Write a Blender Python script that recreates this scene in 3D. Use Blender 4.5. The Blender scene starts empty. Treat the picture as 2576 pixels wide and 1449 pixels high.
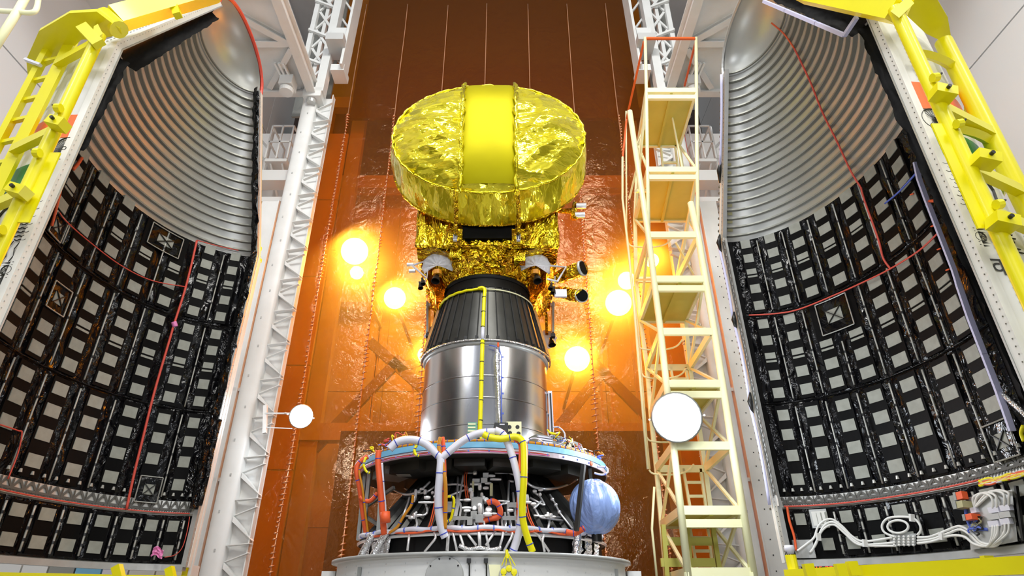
import bpy, bmesh, math, random
from mathutils import Vector, Matrix, noise
random.seed(7)
PI = math.pi
scene = bpy.context.scene
COL = scene.collection
# ------------------------------------------------------------------ camera (origin = eye, floor at z=-1.6)
TH = math.radians(28.276); FP = 1508.8; CX = 1276.3; CY = 724.5
SN, CS = math.sin(TH), math.cos(TH)
FLOOR = -1.6
cam = bpy.data.cameras.new('camera'); camo = bpy.data.objects.new('camera', cam); COL.objects.link(camo)
cam.sensor_width = 36; cam.lens = FP/2576*36; cam.shift_x = (1288-CX)/2576
cam.clip_end = 200
camo.rotation_euler = (PI/2+TH, 0, 0)
scene.camera = camo
scene.view_settings.view_transform = 'Standard'; scene.view_settings.look = 'None'
scene.view_settings.gamma = 1; scene.view_settings.use_curve_mapping = False
scene.view_settings.exposure = -0.12
w = bpy.data.worlds.new('hall_air'); scene.world = w; w.use_nodes = True
w.node_tree.nodes['Background'].inputs[0].default_value = (.86, .9, 1, 1)
w.node_tree.nodes['Background'].inputs[1].default_value = .30
def area(name, loc, target, sx, sy, power, col=(1, 1, 1)):
    l = bpy.data.lights.new(name, 'AREA'); l.shape = 'RECTANGLE'; l.size = sx; l.size_y = sy; l.energy = power; l.color = col
    o = bpy.data.objects.new(name, l); COL.objects.link(o); o.location = loc
    o.rotation_euler = (Vector(target)-Vector(loc)).to_track_quat('-Z', 'Y').to_euler()
    return o
area('ceiling_or_fill_light', (0.0, 1.0, 10.5), (0, 6.5, 3), 3.5, 1.2, 420, (1, .98, .92))
area('ceiling_or_fill_light', (-2.6, -3.6, 11.6), (-1.0, 6, 4), .9, 1.6, 430, (.94, .96, 1))
area('ceiling_or_fill_light', (2.4, -3.6, 11.6), (1.0, 6, 4), .9, 1.6, 430, (1, .98, .92))
area('ceiling_or_fill_light', (-4.6, -.5, 6.0), (-1.0, 6, 3), .6, 1.2, 90, (.93, .96, 1))
area('ceiling_or_fill_light', (4.6, -.5, 6.0), (1.0, 6, 3), .6, 1.2, 90, (1, .98, .92))
area('ceiling_or_fill_light', (0.3, -3.0, 2.6), (0, 7, 2), 2.2, .8, 150, (.93, .95, 1))  # low fill light added in front to whiten the lower stack

area('rear_fill_light', (-.3, 10.7, 6.6), (-.3, 13.2, 2.6), 5.5, .5, 230, (1, .95, .85))  # added light behind the curtain, lifts its orange from the back

# ------------------------------------------------------------------ pixel helpers for measuring
def ray(x, y):
    v = (CY-y)/FP
    return Vector(((x-CX)/FP, CS-v*SN, SN+v*CS))
def aY(x, y, Y): d = ray(x, y); return d*(Y/d.y)
def aZ(x, y, Z): d = ray(x, y); return d*(Z/d.z)
def aX(x, y, X): d = ray(x, y); return d*(X/d.x)
def kY(x, y, Y): return (x-CX)/(y+2080)/SN*Y      # X of a vertical line seen at a pixel

# ------------------------------------------------------------------ materials
def mat(name, col, rough=.5, metal=0., bump=None, var=None, coat=0., trans=None, spec=None, emit=None, aniso=0.):
    m = bpy.data.materials.new(name); m.use_nodes = True; nt = m.node_tree; N = nt.nodes; L = nt.links
    b = N['Principled BSDF']
    b.inputs['Base Color'].default_value = (*col, 1); b.inputs['Roughness'].default_value = rough
    b.inputs['Metallic'].default_value = metal
    if coat: b.inputs['Coat Weight'].default_value = coat; b.inputs['Coat Roughness'].default_value = .08
    if spec is not None: b.inputs['Specular IOR Level'].default_value = spec
    if aniso: b.inputs['Anisotropic'].default_value = aniso
    if emit: b.inputs['Emission Color'].default_value = (*emit[0], 1); b.inputs['Emission Strength'].default_value = emit[1]
    tc = N.new('ShaderNodeTexCoord')
    if var:      # (scale, amount, other colour)
        t = N.new('ShaderNodeTexNoise'); t.inputs['Scale'].default_value = var[0]; t.inputs['Detail'].default_value = 5
        L.new(tc.outputs['Object'], t.inputs['Vector'])
        r = N.new('ShaderNodeValToRGB'); r.color_ramp.elements[0].position = .35; r.color_ramp.elements[1].position = .68
        r.color_ramp.elements[0].color = (*col, 1)
        r.color_ramp.elements[1].color = tuple(c*(1-var[1])+o*var[1] for c, o in zip(col, var[2]))+(1,)
        L.new(t.outputs['Fac'], r.inputs['Fac']); L.new(r.outputs['Color'], b.inputs['Base Color'])
    if bump:     # (scale, strength, distance, distortion)
        t = N.new('ShaderNodeTexNoise'); t.inputs['Scale'].default_value = bump[0]; t.inputs['Detail'].default_value = 3
        t.inputs['Distortion'].default_value = bump[3] if len(bump) > 3 else 0
        L.new(tc.outputs['Object'], t.inputs['Vector'])
        bp = N.new('ShaderNodeBump'); bp.inputs['Strength'].default_value = bump[1]; bp.inputs['Distance'].default_value = bump[2]
        L.new(t.outputs['Fac'], bp.inputs['Height']); L.new(bp.outputs['Normal'], b.inputs['Normal'])
    return m
def crinkle(name, col, rough, scale, strength, dist, metal=1., col2=None, stretch=(1, 1, 1)):
    """creased foil or film: sharp ridges from a voronoi and a warped noise"""
    m = mat(name, col, rough, metal); nt = m.node_tree; N = nt.nodes; L = nt.links; b = N['Principled BSDF']
    tc = N.new('ShaderNodeTexCoord'); mp = N.new('ShaderNodeMapping'); mp.inputs['Scale'].default_value = stretch
    L.new(tc.outputs['Object'], mp.inputs['Vector'])
    nz = N.new('ShaderNodeTexNoise'); nz.inputs['Scale'].default_value = scale*.6; nz.inputs['Detail'].default_value = 2
    L.new(mp.outputs[0], nz.inputs['Vector'])
    mx = N.new('ShaderNodeMix'); mx.data_type = 'RGBA'; mx.inputs['Factor'].default_value = .22
    L.new(mp.outputs[0], mx.inputs['A']); L.new(nz.outputs['Color'], mx.inputs['B'])
    vo = N.new('ShaderNodeTexVoronoi'); vo.feature = 'F1'; vo.distance = 'EUCLIDEAN'; vo.inputs['Scale'].default_value = scale
    L.new(mx.outputs['Result'], vo.inputs['Vector'])
    n2 = N.new('ShaderNodeTexNoise'); n2.inputs['Scale'].default_value = scale*.5; n2.inputs['Detail'].default_value = 4; n2.inputs['Distortion'].default_value = 2.5
    L.new(mp.outputs[0], n2.inputs['Vector'])
    ad = N.new('ShaderNodeMath'); ad.operation = 'ADD'; L.new(vo.outputs['Distance'], ad.inputs[0]); L.new(n2.outputs['Fac'], ad.inputs[1])
    bp = N.new('ShaderNodeBump'); bp.inputs['Strength'].default_value = strength; bp.inputs['Distance'].default_value = dist
    L.new(ad.outputs[0], bp.inputs['Height']); L.new(bp.outputs['Normal'], b.inputs['Normal'])
    if name.startswith('gold'): L.new(bp.outputs['Normal'], b.inputs['Coat Normal']); b.inputs['Coat Weight'].default_value = .3; b.inputs['Coat Roughness'].default_value = .08; b.inputs['Coat IOR'].default_value = 1.6
    if col2:
        r = N.new('ShaderNodeValToRGB'); r.color_ramp.elements[0].position = .4; r.color_ramp.elements[1].position = .62
        r.color_ramp.elements[0].color = (*col, 1); r.color_ramp.elements[1].color = (*col2, 1)
        L.new(n2.outputs['Fac'], r.inputs['Fac']); L.new(r.outputs['Color'], b.inputs['Base Color'])
    return m
def facet(name, col, rough, scale, tilt, stretch, rot, metal=.9):
    """taut foil folded into flat facets: each voronoi cell leans its own way"""
    m = mat(name, col, rough, metal); nt = m.node_tree; N = nt.nodes; L = nt.links; b = N['Principled BSDF']
    tc = N.new('ShaderNodeTexCoord'); mp = N.new('ShaderNodeMapping'); mp.inputs['Scale'].default_value = stretch; mp.inputs['Rotation'].default_value = rot
    L.new(tc.outputs['Object'], mp.inputs['Vector'])
    nz = N.new('ShaderNodeTexNoise'); nz.inputs['Scale'].default_value = scale*.8; nz.inputs['Detail'].default_value = 3; L.new(mp.outputs[0], nz.inputs['Vector'])
    mx = N.new('ShaderNodeMix'); mx.data_type = 'RGBA'; mx.inputs['Factor'].default_value = .16
    L.new(mp.outputs[0], mx.inputs['A']); L.new(nz.outputs['Color'], mx.inputs['B'])
    ge = N.new('ShaderNodeNewGeometry'); acc = ge.outputs['Normal']
    for sc, tl in ((scale, tilt), (scale*2.7, tilt*.45)):
        vo = N.new('ShaderNodeTexVoronoi'); vo.feature = 'F1'; vo.inputs['Scale'].default_value = sc; L.new(mx.outputs['Result'], vo.inputs['Vector'])
        sb = N.new('ShaderNodeVectorMath'); sb.operation = 'SUBTRACT'; sb.inputs[1].default_value = (.5, .5, .5); L.new(vo.outputs['Color'], sb.inputs[0])
        ml = N.new('ShaderNodeVectorMath'); ml.operation = 'SCALE'; ml.inputs['Scale'].default_value = tl; L.new(sb.outputs[0], ml.inputs[0])
        ad = N.new('ShaderNodeVectorMath'); ad.operation = 'ADD'; L.new(acc, ad.inputs[0]); L.new(ml.outputs[0], ad.inputs[1]); acc = ad.outputs[0]
    no = N.new('ShaderNodeVectorMath'); no.operation = 'NORMALIZE'; L.new(acc, no.inputs[0])
    bt = N.new('ShaderNodeTexNoise'); bt.inputs['Scale'].default_value = scale*2; bt.inputs['Detail'].default_value = 2; bt.inputs['Distortion'].default_value = 1.5; L.new(mp.outputs[0], bt.inputs['Vector'])
    bp = N.new('ShaderNodeBump'); bp.inputs['Strength'].default_value = .35; bp.inputs['Distance'].default_value = .03
    L.new(bt.outputs['Fac'], bp.inputs['Height']); L.new(no.outputs[0], bp.inputs['Normal']); L.new(bp.outputs[0], b.inputs['Normal']); L.new(bp.outputs[0], b.inputs['Coat Normal'])
    b.inputs['Coat Weight'].default_value = .45; b.inputs['Coat Roughness'].default_value = .05; b.inputs['Coat IOR'].default_value = 1.6
    return m
M = {}
M['goldL'] = facet('gold_foil_left_lobe', (1, .87, .03), .11, 2.3, .85, (1, 1, 3.4), (0, .55, 0), .62)
M['goldR'] = facet('gold_foil_right_lobe', (1, .87, .03), .11, 2.3, .85, (1, 1, 3.4), (0, -.55, 0), .62)
M['goldS'] = facet('gold_foil_dish_side', (1, .84, .02), .18, 3.2, .7, (2.4, 1, .8), (0, 0, 0), .65)
M['white'] = mat('white_paint', (.80, .81, .80), .45, bump=(60, .1, .002), var=(1.5, .35, (.68, .69, .66)))
M['tower'] = mat('tower_paint', (.80, .81, .80), .4, var=(2.5, .5, (.66, .66, .63)))
M['tower_grey'] = mat('tower_grey_plate', (.62, .62, .61), .5, var=(1.2, .6, (.5, .5, .49)))  # plain mid grey for plates, posts and beams
M['skin'] = mat('aluminium_skin', (.60, .61, .58), .36, .35, bump=(5, .05, .01), var=(3, .5, (.5, .5, .47)))
M['rib'] = mat('rib_alloy', (.30, .30, .265), .45, .3)
M['flange'] = mat('flange_grey', (.55, .56, .55), .45, .4, var=(9, .5, (.42, .43, .42)))
M['shell'] = mat('fairing_white', (.82, .82, .78), .4, var=(2, .3, (.74, .74, .68)))
M['rivet'] = mat('rivet_dark', (.12, .11, .09), .5)
M['black'] = mat('black_blanket', (.002, .002, .0022), .6, spec=.12, bump=(14, .3, .01))
M['film'] = crinkle('black_crinkled_film', (.004, .004, .005), .10, 8, 1.0, .05, metal=0.)
M['film'].node_tree.nodes['Principled BSDF'].inputs['Specular IOR Level'].default_value = .4
M['film2'] = crinkle('black_smoother_film', (.003, .003, .004), .16, 5, .8, .04, metal=0.)
M['film2'].node_tree.nodes['Principled BSDF'].inputs['Specular IOR Level'].default_value = .3
M['pad'] = mat('grey_pad', (.29, .30, .26), .6, bump=(30, .25, .004), var=(14, .6, (.38, .39, .35)))
M['rod'] = mat('grey_rod', (.50, .50, .46), .4, .3, var=(12, .5, (.3, .3, .28)))
M['tie'] = mat('black_tie', (.01, .01, .01), .4)
M['iso'] = mat('isogrid_metal', (.74, .74, .71), .45, .35, var=(8, .5, (.64, .64, .61)))
M['iso_dark'] = mat('isogrid_groove', (.12, .12, .11), .6)
M['yellow'] = mat('yellow_enamel', (.84, .76, .0), .36, var=(3, .4, (.76, .64, .0)), coat=.12)
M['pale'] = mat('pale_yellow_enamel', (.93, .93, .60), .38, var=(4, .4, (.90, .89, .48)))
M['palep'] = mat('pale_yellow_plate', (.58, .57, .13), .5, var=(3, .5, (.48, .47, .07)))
M['red'] = mat('red_cord', (.72, .09, .06), .5)
M['orange'] = mat('orange_red_sleeve', (.85, .12, .03), .5, bump=(40, .3, .003))
M['ladder_red'] = mat('orange_red_rail', (.75, .12, .02), .4)
M['flag_or'] = mat('saffron_paint', (.90, .17, .02), .45)
M['flag_gr'] = mat('green_paint', (.02, .25, .05), .45)
M['ink'] = mat('black_ink', (.02, .02, .015), .5)
M['foam'] = mat('white_foam_strip', (.62, .62, .86), .6)
M['gold'] = crinkle('gold_foil', (1, .85, .025), .20, 2.0, .8, .10, metal=.92)
M['gold_flat'] = mat('gold_foil_taut', (.42, .37, .0), .5, .45, spec=.15, bump=(3, .15, .02), var=(2, .5, (.36, .31, .002)))
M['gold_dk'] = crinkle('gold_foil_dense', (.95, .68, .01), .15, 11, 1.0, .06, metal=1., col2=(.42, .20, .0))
M['gold_side'] = crinkle('gold_foil_side', (.95, .76, .02), .14, 5, .9, .07, metal=1., col2=(.55, .32, .0), stretch=(1.6, 1, .7))
M['steel'] = mat('brushed_steel', (.68, .68, .70), .2, 1., aniso=.6)
M['chrome'] = mat('bright_pipe', (.90, .90, .90), .3, .6)
M['silver'] = crinkle('silver_tape', (.82, .82, .83), .2, 30, .6, .01, metal=.9)
M['cone'] = mat('dark_corrugated_skin', (.05, .05, .046), .36, .6, var=(4, .6, (.085, .085, .08)))
M['cone_dk'] = mat('black_ridge', (.006, .006, .006), .55, spec=.2)
M['bluebd'] = mat('light_blue_band', (.20, .52, .78), .5)
M['greyband'] = mat('silver_pink_band', (.58, .55, .58), .4, .3, var=(6, .5, (.62, .42, .5)))
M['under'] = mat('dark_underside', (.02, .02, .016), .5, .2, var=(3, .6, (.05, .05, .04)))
M['box'] = mat('grey_box', (.30, .31, .29), .45, .3)
M['darkbox'] = mat('black_box', (.015, .015, .015), .4)
M['hose'] = mat('white_hose', (.74, .74, .84), .35, coat=.2)
M['ytape'] = mat('yellow_hose', (.93, .85, .0), .4)
M['amber'] = mat('amber_tape', (.62, .25, .01), .4)
M['bluetie'] = mat('blue_tie', (.03, .06, .5), .5)
M['bluewire'] = mat('blue_wire', (.10, .16, .62), .5)
M['pinkt'] = mat('pink_tape', (.9, .28, .6), .5)
M['wrap'] = crinkle('blue_plastic_wrap', (.30, .44, .86), .34, 5, .9, .06, metal=0., stretch=(1.5, 1.5, .45))
M['nozzle'] = mat('nozzle_dark', (.03, .028, .025), .3, .6)
M['whitefoil'] = crinkle('white_foil', (.80, .81, .85), .4, 14, .5, .02, metal=.1)
M['green'] = mat('green_board', (.16, .42, .30), .5)
M['olive'] = mat('olive_box', (.45, .42, .22), .5)
M['lens'] = mat('lamp_lens', (1, 1, 1), .3, emit=((.86, .93, 1), 60))
M['lens_warm'] = mat('lamp_lens_warm', (1, 1, 1), .3, emit=((1, .9, .7), 75))
M['led'] = mat('red_led', (1, .05, .02), .4, emit=((1, .05, .02), 3))
M['floor'] = mat('hall_floor', (.26, .26, .25), .3, var=(2, .3, (.2, .2, .19)))
M['wall'] = mat('wall_panel', (.74, .765, .78), .5, var=(.7, .3, (.70, .70, .69)))
M['dark_brown'] = mat('dark_gap', (.05, .035, .03), .7)  # dark brown for gaps, the partition and the painted unlit top

def film_mat():
    m = bpy.data.materials.new('amber_film'); m.use_nodes = True; nt = m.node_tree; N = nt.nodes; L = nt.links
    N.remove(N['Principled BSDF']); out = N['Material Output']
    tc = N.new('ShaderNodeTexCoord')
    tr = N.new('ShaderNodeBsdfTransparent'); tr.inputs[0].default_value = (1, .33, .025, 1)
    tl = N.new('ShaderNodeBsdfTranslucent'); tl.inputs[0].default_value = (1, .45, .04, 1)
    df = N.new('ShaderNodeBsdfDiffuse'); df.inputs[0].default_value = (.22, .035, .005, 1)
    gl = N.new('ShaderNodeBsdfGlossy'); gl.inputs['Roughness'].default_value = .12; gl.inputs[0].default_value = (1, .7, .45, 1)
    n1 = N.new('ShaderNodeTexNoise'); n1.inputs['Scale'].default_value = 3.0; n1.inputs['Detail'].default_value = 4; n1.inputs['Distortion'].default_value = 1.5
    n2 = N.new('ShaderNodeTexNoise'); n2.inputs['Scale'].default_value = 22; n2.inputs['Detail'].default_value = 2; n2.inputs['Distortion'].default_value = 2
    L.new(tc.outputs['Object'], n1.inputs['Vector']); L.new(tc.outputs['Object'], n2.inputs['Vector'])
    b1 = N.new('ShaderNodeBump'); b1.inputs['Strength'].default_value = .5; b1.inputs['Distance'].default_value = .05; L.new(n1.outputs['Fac'], b1.inputs['Height'])
    b2 = N.new('ShaderNodeBump'); b2.inputs['Strength'].default_value = .35; b2.inputs['Distance'].default_value = .01; L.new(n2.outputs['Fac'], b2.inputs['Height']); L.new(b1.outputs[0], b2.inputs['Normal'])
    L.new(b2.outputs[0], gl.inputs['Normal'])
    m1 = N.new('ShaderNodeMixShader'); m1.inputs[0].default_value = .25; L.new(tl.outputs[0], m1.inputs[1]); L.new(df.outputs[0], m1.inputs[2])
    m2 = N.new('ShaderNodeMixShader'); m2.inputs[0].default_value = .30; L.new(tr.outputs[0], m2.inputs[1]); L.new(m1.outputs[0], m2.inputs[2])
    m3 = N.new('ShaderNodeMixShader'); m3.inputs[0].default_value = .06; L.new(m2.outputs[0], m3.inputs[1]); L.new(gl.outputs[0], m3.inputs[2])
    L.new(m3.outputs[0], out.inputs[0])
    return m
M['amberfilm'] = film_mat()

# ------------------------------------------------------------------ mesh builder
class MB:
    def __init__(s): s.v = []; s.f = []
    def add(s, vs, fs):
        o = len(s.v); s.v += [tuple(p) for p in vs]; s.f += [tuple(i+o for i in q) for q in fs]; return s
    def box(s, c, size, rot=None):
        c = Vector(c); h = Vector(size)*.5; P = []
        for z in (-1, 1):
            for x, y in ((-1, -1), (1, -1), (1, 1), (-1, 1)):
                p = Vector((x*h.x, y*h.y, z*h.z))
                if rot: p = rot @ p
                P.append(c+p)
        return s.add(P, [(3, 2, 1, 0), (4, 5, 6, 7), (0, 1, 5, 4), (1, 2, 6, 5), (2, 3, 7, 6), (3, 0, 4, 7)])
    def hexa(s, P):   # 8 corners, bottom ring then top ring
        return s.add(P, [(3, 2, 1, 0), (4, 5, 6, 7), (0, 1, 5, 4), (1, 2, 6, 5), (2, 3, 7, 6), (3, 0, 4, 7)])
    def bar(s, a, b, w, h=None, up=(0, 0, 1)):
        h = h or w; a = Vector(a); b = Vector(b); d = (b-a)
        if d.length < 1e-6: return s
        d.normalize(); u = Vector(up)
        if abs(d.dot(u)) > .97: u = Vector((0, 1, 0)) if abs(d.y) < .9 else Vector((1, 0, 0))
        x = d.cross(u).normalized(); y = x.cross(d).normalized(); P = []
        for p in (a, b):
            for i, j in ((-1, -1), (1, -1), (1, 1), (-1, 1)): P.append(p+x*(i*w/2)+y*(j*h/2))
        return s.add(P, [(3, 2, 1, 0), (4, 5, 6, 7), (0, 1, 5, 4), (1, 2, 6, 5), (2, 3, 7, 6), (3, 0, 4, 7)])
    def ibeam(s, a, b, w, h, up=(0, 0, 1), t=.02):
        a = Vector(a); b = Vector(b); d = (b-a).normalized(); u = Vector(up)
        if abs(d.dot(u)) > .97: u = Vector((0, 1, 0)) if abs(d.y) < .9 else Vector((1, 0, 0))
        x = d.cross(u).normalized(); y = x.cross(d).normalized()
        s.bar(a+y*(h/2-t/2), b+y*(h/2-t/2), w, t, up); s.bar(a-y*(h/2-t/2), b-y*(h/2-t/2), w, t, up)
        return s.bar(a, b, t, h-2*t, up)
    def tube(s, path, r, n=8, closed=False, cap=True):
        P = [Vector(p) for p in path]; m = len(P); R = r if isinstance(r, (list, tuple)) else [r]*m
        vs = []; prev = None
        for i, p in enumerate(P):
            if closed: t = P[(i+1) % m]-P[i-1]
            else: t = P[min(i+1, m-1)]-P[max(i-1, 0)]
            if t.length < 1e-9: t = Vector((0, 0, 1))
            t.normalize()
            if prev is None:
                u = Vector((0, 0, 1)) if abs(t.z) < .9 else Vector((1, 0, 0))
                prev = t.cross(u).normalized()
            else:
                prev = (prev-t*prev.dot(t))
                prev = prev.normalized() if prev.length > 1e-6 else t.orthogonal().normalized()
            b = t.cross(prev)
            for k in range(n):
                a = 2*PI*k/n; vs.append(p+(prev*math.cos(a)+b*math.sin(a))*R[i])
        fs = []
        for i in range(m if closed else m-1):
            j = (i+1) % m
            for k in range(n): fs.append((i*n+k, i*n+(k+1) % n, j*n+(k+1) % n, j*n+k))
        if cap and not closed: fs += [tuple(range(n-1, -1, -1)), tuple((m-1)*n+k for k in range(n))]
        return s.add(vs, fs)
    def lathe(s, prof, c=(0, 0, 0), n=64, a0=0, a1=2*PI, mtx=None):
        full = abs(a1-a0-2*PI) < 1e-6; k = n if full else n+1; vs = []; c = Vector(c)
        for i in range(k):
            a = a0+(a1-a0)*i/n
            for r, z in prof:
                p = Vector((r*math.cos(a), r*math.sin(a), z)); vs.append(c+(mtx @ p if mtx else p))
        m = len(prof); fs = []
        for i in range(n):
            j = (i+1) % k
            for q in range(m-1): fs.append((i*m+q, j*m+q, j*m+q+1, i*m+q+1))
        return s.add(vs, fs)
    def sphere(s, c, r, n=10):
        prof = [(max(1e-4, r*math.sin(PI*i/n)), -r*math.cos(PI*i/n)) for i in range(n+1)]
        return s.lathe(prof, c, n*2)
    def grid(s, fn, nu, nv):
        vs = [fn(i/nu, j/nv) for i in range(nu+1) for j in range(nv+1)]
        return s.add(vs, [(i*(nv+1)+j, (i+1)*(nv+1)+j, (i+1)*(nv+1)+j+1, i*(nv+1)+j+1) for i in range(nu) for j in range(nv)])
    def build(s, name, m, parent=None, smooth=False, label=None, auto=None, solid=None):
        me = bpy.data.meshes.new(name); me.from_pydata(s.v, [], s.f); me.materials.append(M[m] if isinstance(m, str) else m)
        if smooth or auto:
            me.polygons.foreach_set('use_smooth', [True]*len(me.polygons))
            if auto: me.set_sharp_from_angle(angle=math.radians(auto))
        o = bpy.data.objects.new(name, me); COL.objects.link(o)
        if parent: o.parent = parent; o.matrix_parent_inverse = parent.matrix_world.inverted() if False else Matrix.Translation(-parent.location)
        if label: o['label'] = label
        if solid: md = o.modifiers.new('solid', 'SOLIDIFY'); md.thickness = solid; md.offset = 0
        return o
def thing(name, label, cat, loc=(0, 0, 0), group=None):
    o = bpy.data.objects.new(name, None); COL.objects.link(o); o.location = loc; o.empty_display_size = .1
    o['label'] = label; o['category'] = cat
    if group: o['group'] = group
    return o
def tag(o, label, cat, group=None):
    o['label'] = label; o['category'] = cat
    if group: o['group'] = group
    return o
def struct(o): o['kind'] = 'structure'; return o
def share(src, name, parent, loc=None, mtx=None):
    o = src.copy(); o.name = name; COL.objects.link(o); o.parent = parent
    return o
def smooth_path(pts, n=6):
    P = [Vector(p) for p in pts]; out = []
    for i in range(len(P)-1):
        p0 = P[max(i-1, 0)]; p1 = P[i]; p2 = P[i+1]; p3 = P[min(i+2, len(P)-1)]
        for k in range(n):
            t = k/n; t2 = t*t; t3 = t2*t
            out.append(.5*((2*p1)+(-p0+p2)*t+(2*p0-5*p1+4*p2-p3)*t2+(-p0+3*p1-3*p2+p3)*t3))
    out.append(P[-1]); return out
#@@SECTIONS
# ================================================================== SETTING
X0, Y0 = -.268, 7.05            # rocket axis
UC = -.32                       # middle between the two towers
def U(s, u): return UC+s*u
fl = MB().box((0, 6, FLOOR-.1), (22, 26, .2)).build('floor', 'floor'); struct(fl)
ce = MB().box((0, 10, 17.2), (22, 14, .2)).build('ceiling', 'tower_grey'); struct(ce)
def wall_panels(name, X, s):
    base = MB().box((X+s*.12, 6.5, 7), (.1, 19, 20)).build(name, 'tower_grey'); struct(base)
    ys = [-3, .2, 3.4, 6.6, 9.8, 13, 16]; zs = [-1.6, 1.6, 4.2, 6.8, 9.4, 12, 14.6, 17]
    for i in range(len(ys)-1):
        for j in range(len(zs)-1):
            MB().box((X+s*.03, (ys[i]+ys[i+1])/2, (zs[j]+zs[j+1])/2), (.08, ys[i+1]-ys[i]-.025, zs[j+1]-zs[j]-.025)).build('wall_panel', 'wall', base)
wall_panels('wall_left', -6.9, -1); wall_panels('wall_right', 6.6, 1)
wb = MB().box((0, 16, 7), (15, .2, 18)).build('wall_back', 'wall'); struct(wb)

# ------------------------------------------------------------------ amber curtain
YC = 9.25
cur = thing('amber_curtain', 'tall translucent orange film curtain hung in vertical strips behind the rocket', 'curtain', (UC, YC, FLOOR))
seamx = [-3.93, -3.29, -2.33, -1.39, -.48, .48, 1.39, 2.29, 3.28]
def film_y(x, z): return YC+.05*noise.noise(Vector((x*1.1, z*.45, 3)))+.012*noise.noise(Vector((x*5, z*3.1, 9)))
for i in range(len(seamx)-1):
    a, b = seamx[i], seamx[i+1]
    g = MB().grid(lambda u, v: Vector((a+(b-a)*u, film_y(a+(b-a)*u, FLOOR+14.5*v)-.02*math.sin(PI*u), FLOOR+14.5*v)), 10, 110)
    g.build('film_strip', 'amberfilm', cur, smooth=True)
M['seam'] = mat('amber_seam', (.85, .42, .22), .16, .6, coat=.6)
for i, x in enumerate(seamx[1:-1]):
    g = MB(); z = FLOOR
    while z < 9:
        am = (.05)*(.35+.65*abs(noise.noise(Vector((x, z*.9, 1))))*2)
        yy = film_y(x, z)-.05; xx = x+.03*noise.noise(Vector((x, z*1.7, 5)))
        g.tube([(xx-am, yy+.02, z), (xx, yy-.02, z+.012), (xx+am, yy+.02, z+.028)], [.006, .019, .006], 5)
        z += random.uniform(.06, .11)
    g.tube([(x, film_y(x, zz)-.03, zz) for zz in [FLOOR+.3*k for k in range(48)]], .012, 5)
    o = g.build('seam', 'seam', cur, smooth=True); o['kind'] = 'stuff'

# structure behind the curtain
bh = thing('cross_braced_frame', 'white cross-braced steel frame seen dimly through the orange curtain', 'frame', (UC, 12.5, FLOOR))
YB = 12.2
def pb(*pts): return [aY(x, y, YB) for x, y in pts]
for q, w_ in (((760, 1160, 1010, 900), .22), ((930, 860, 1100, 1010), .22), ((1080, 900, 1000, 930), .2), ((1370, 1120, 1520, 930), .22), ((1420, 840, 1640, 1060), .22)):
    a, b = pb(q[:2], q[2:]); MB().bar(a, b, w_, .12, (0, 1, 0)).build('brace', 'box', bh)
for x in (-4.9, -4.0, 3.3, 4.1):
    MB().bar((x, YB, FLOOR), (x, YB, 12), .35, .2, (0, 1, 0)).build('post', 'tower_grey', bh)
za = aY(1200, 1090, YB).z
MB().bar((-5.5, YB, za), (5.2, YB, za), .3, .35).build('beam', 'tower_grey', bh)
for z in (za+3.3, za+6.6, za+9.4):
    MB().bar((-5.5, YB+.3, z), (5.2, YB+.3, z), .25, .4).build('beam', 'tower_grey', bh)
pl = thing('back_wall_cladding', 'pale cladding panels standing behind the cross-braced frame', 'cladding', (UC, 13.2, FLOOR))
for i in range(7):
    for j in range(5):
        MB().box((-5.4+i*1.7, 13.2, FLOOR+.2+1.45+j*2.9), (1.69, .06, 2.885)).build('cladding_panel', 'wall' if j < 4 else 'dark_brown', pl)  # top row coloured dark to paint the unlit upper wall
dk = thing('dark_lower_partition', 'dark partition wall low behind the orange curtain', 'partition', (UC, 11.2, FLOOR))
MB().box((UC+.2, 11.2, (FLOOR+aY(1200, 1085, 11.2).z)/2), (6.0, .05, aY(1200, 1085, 11.2).z-FLOOR)).build('panel', 'dark_brown', dk)
dk2 = thing('unlit_upper_sheet', 'dark sheet standing in for the unlit upper hall behind the orange curtain', 'dark sheet', (UC, 11.5, 8))
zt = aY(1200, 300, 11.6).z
MB().box((UC, 11.6, zt+3), (7.5, .1, 6)).build('panel', 'dark_brown', dk2)  # dark sheet, paints the lack of light high behind the curtain

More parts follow.
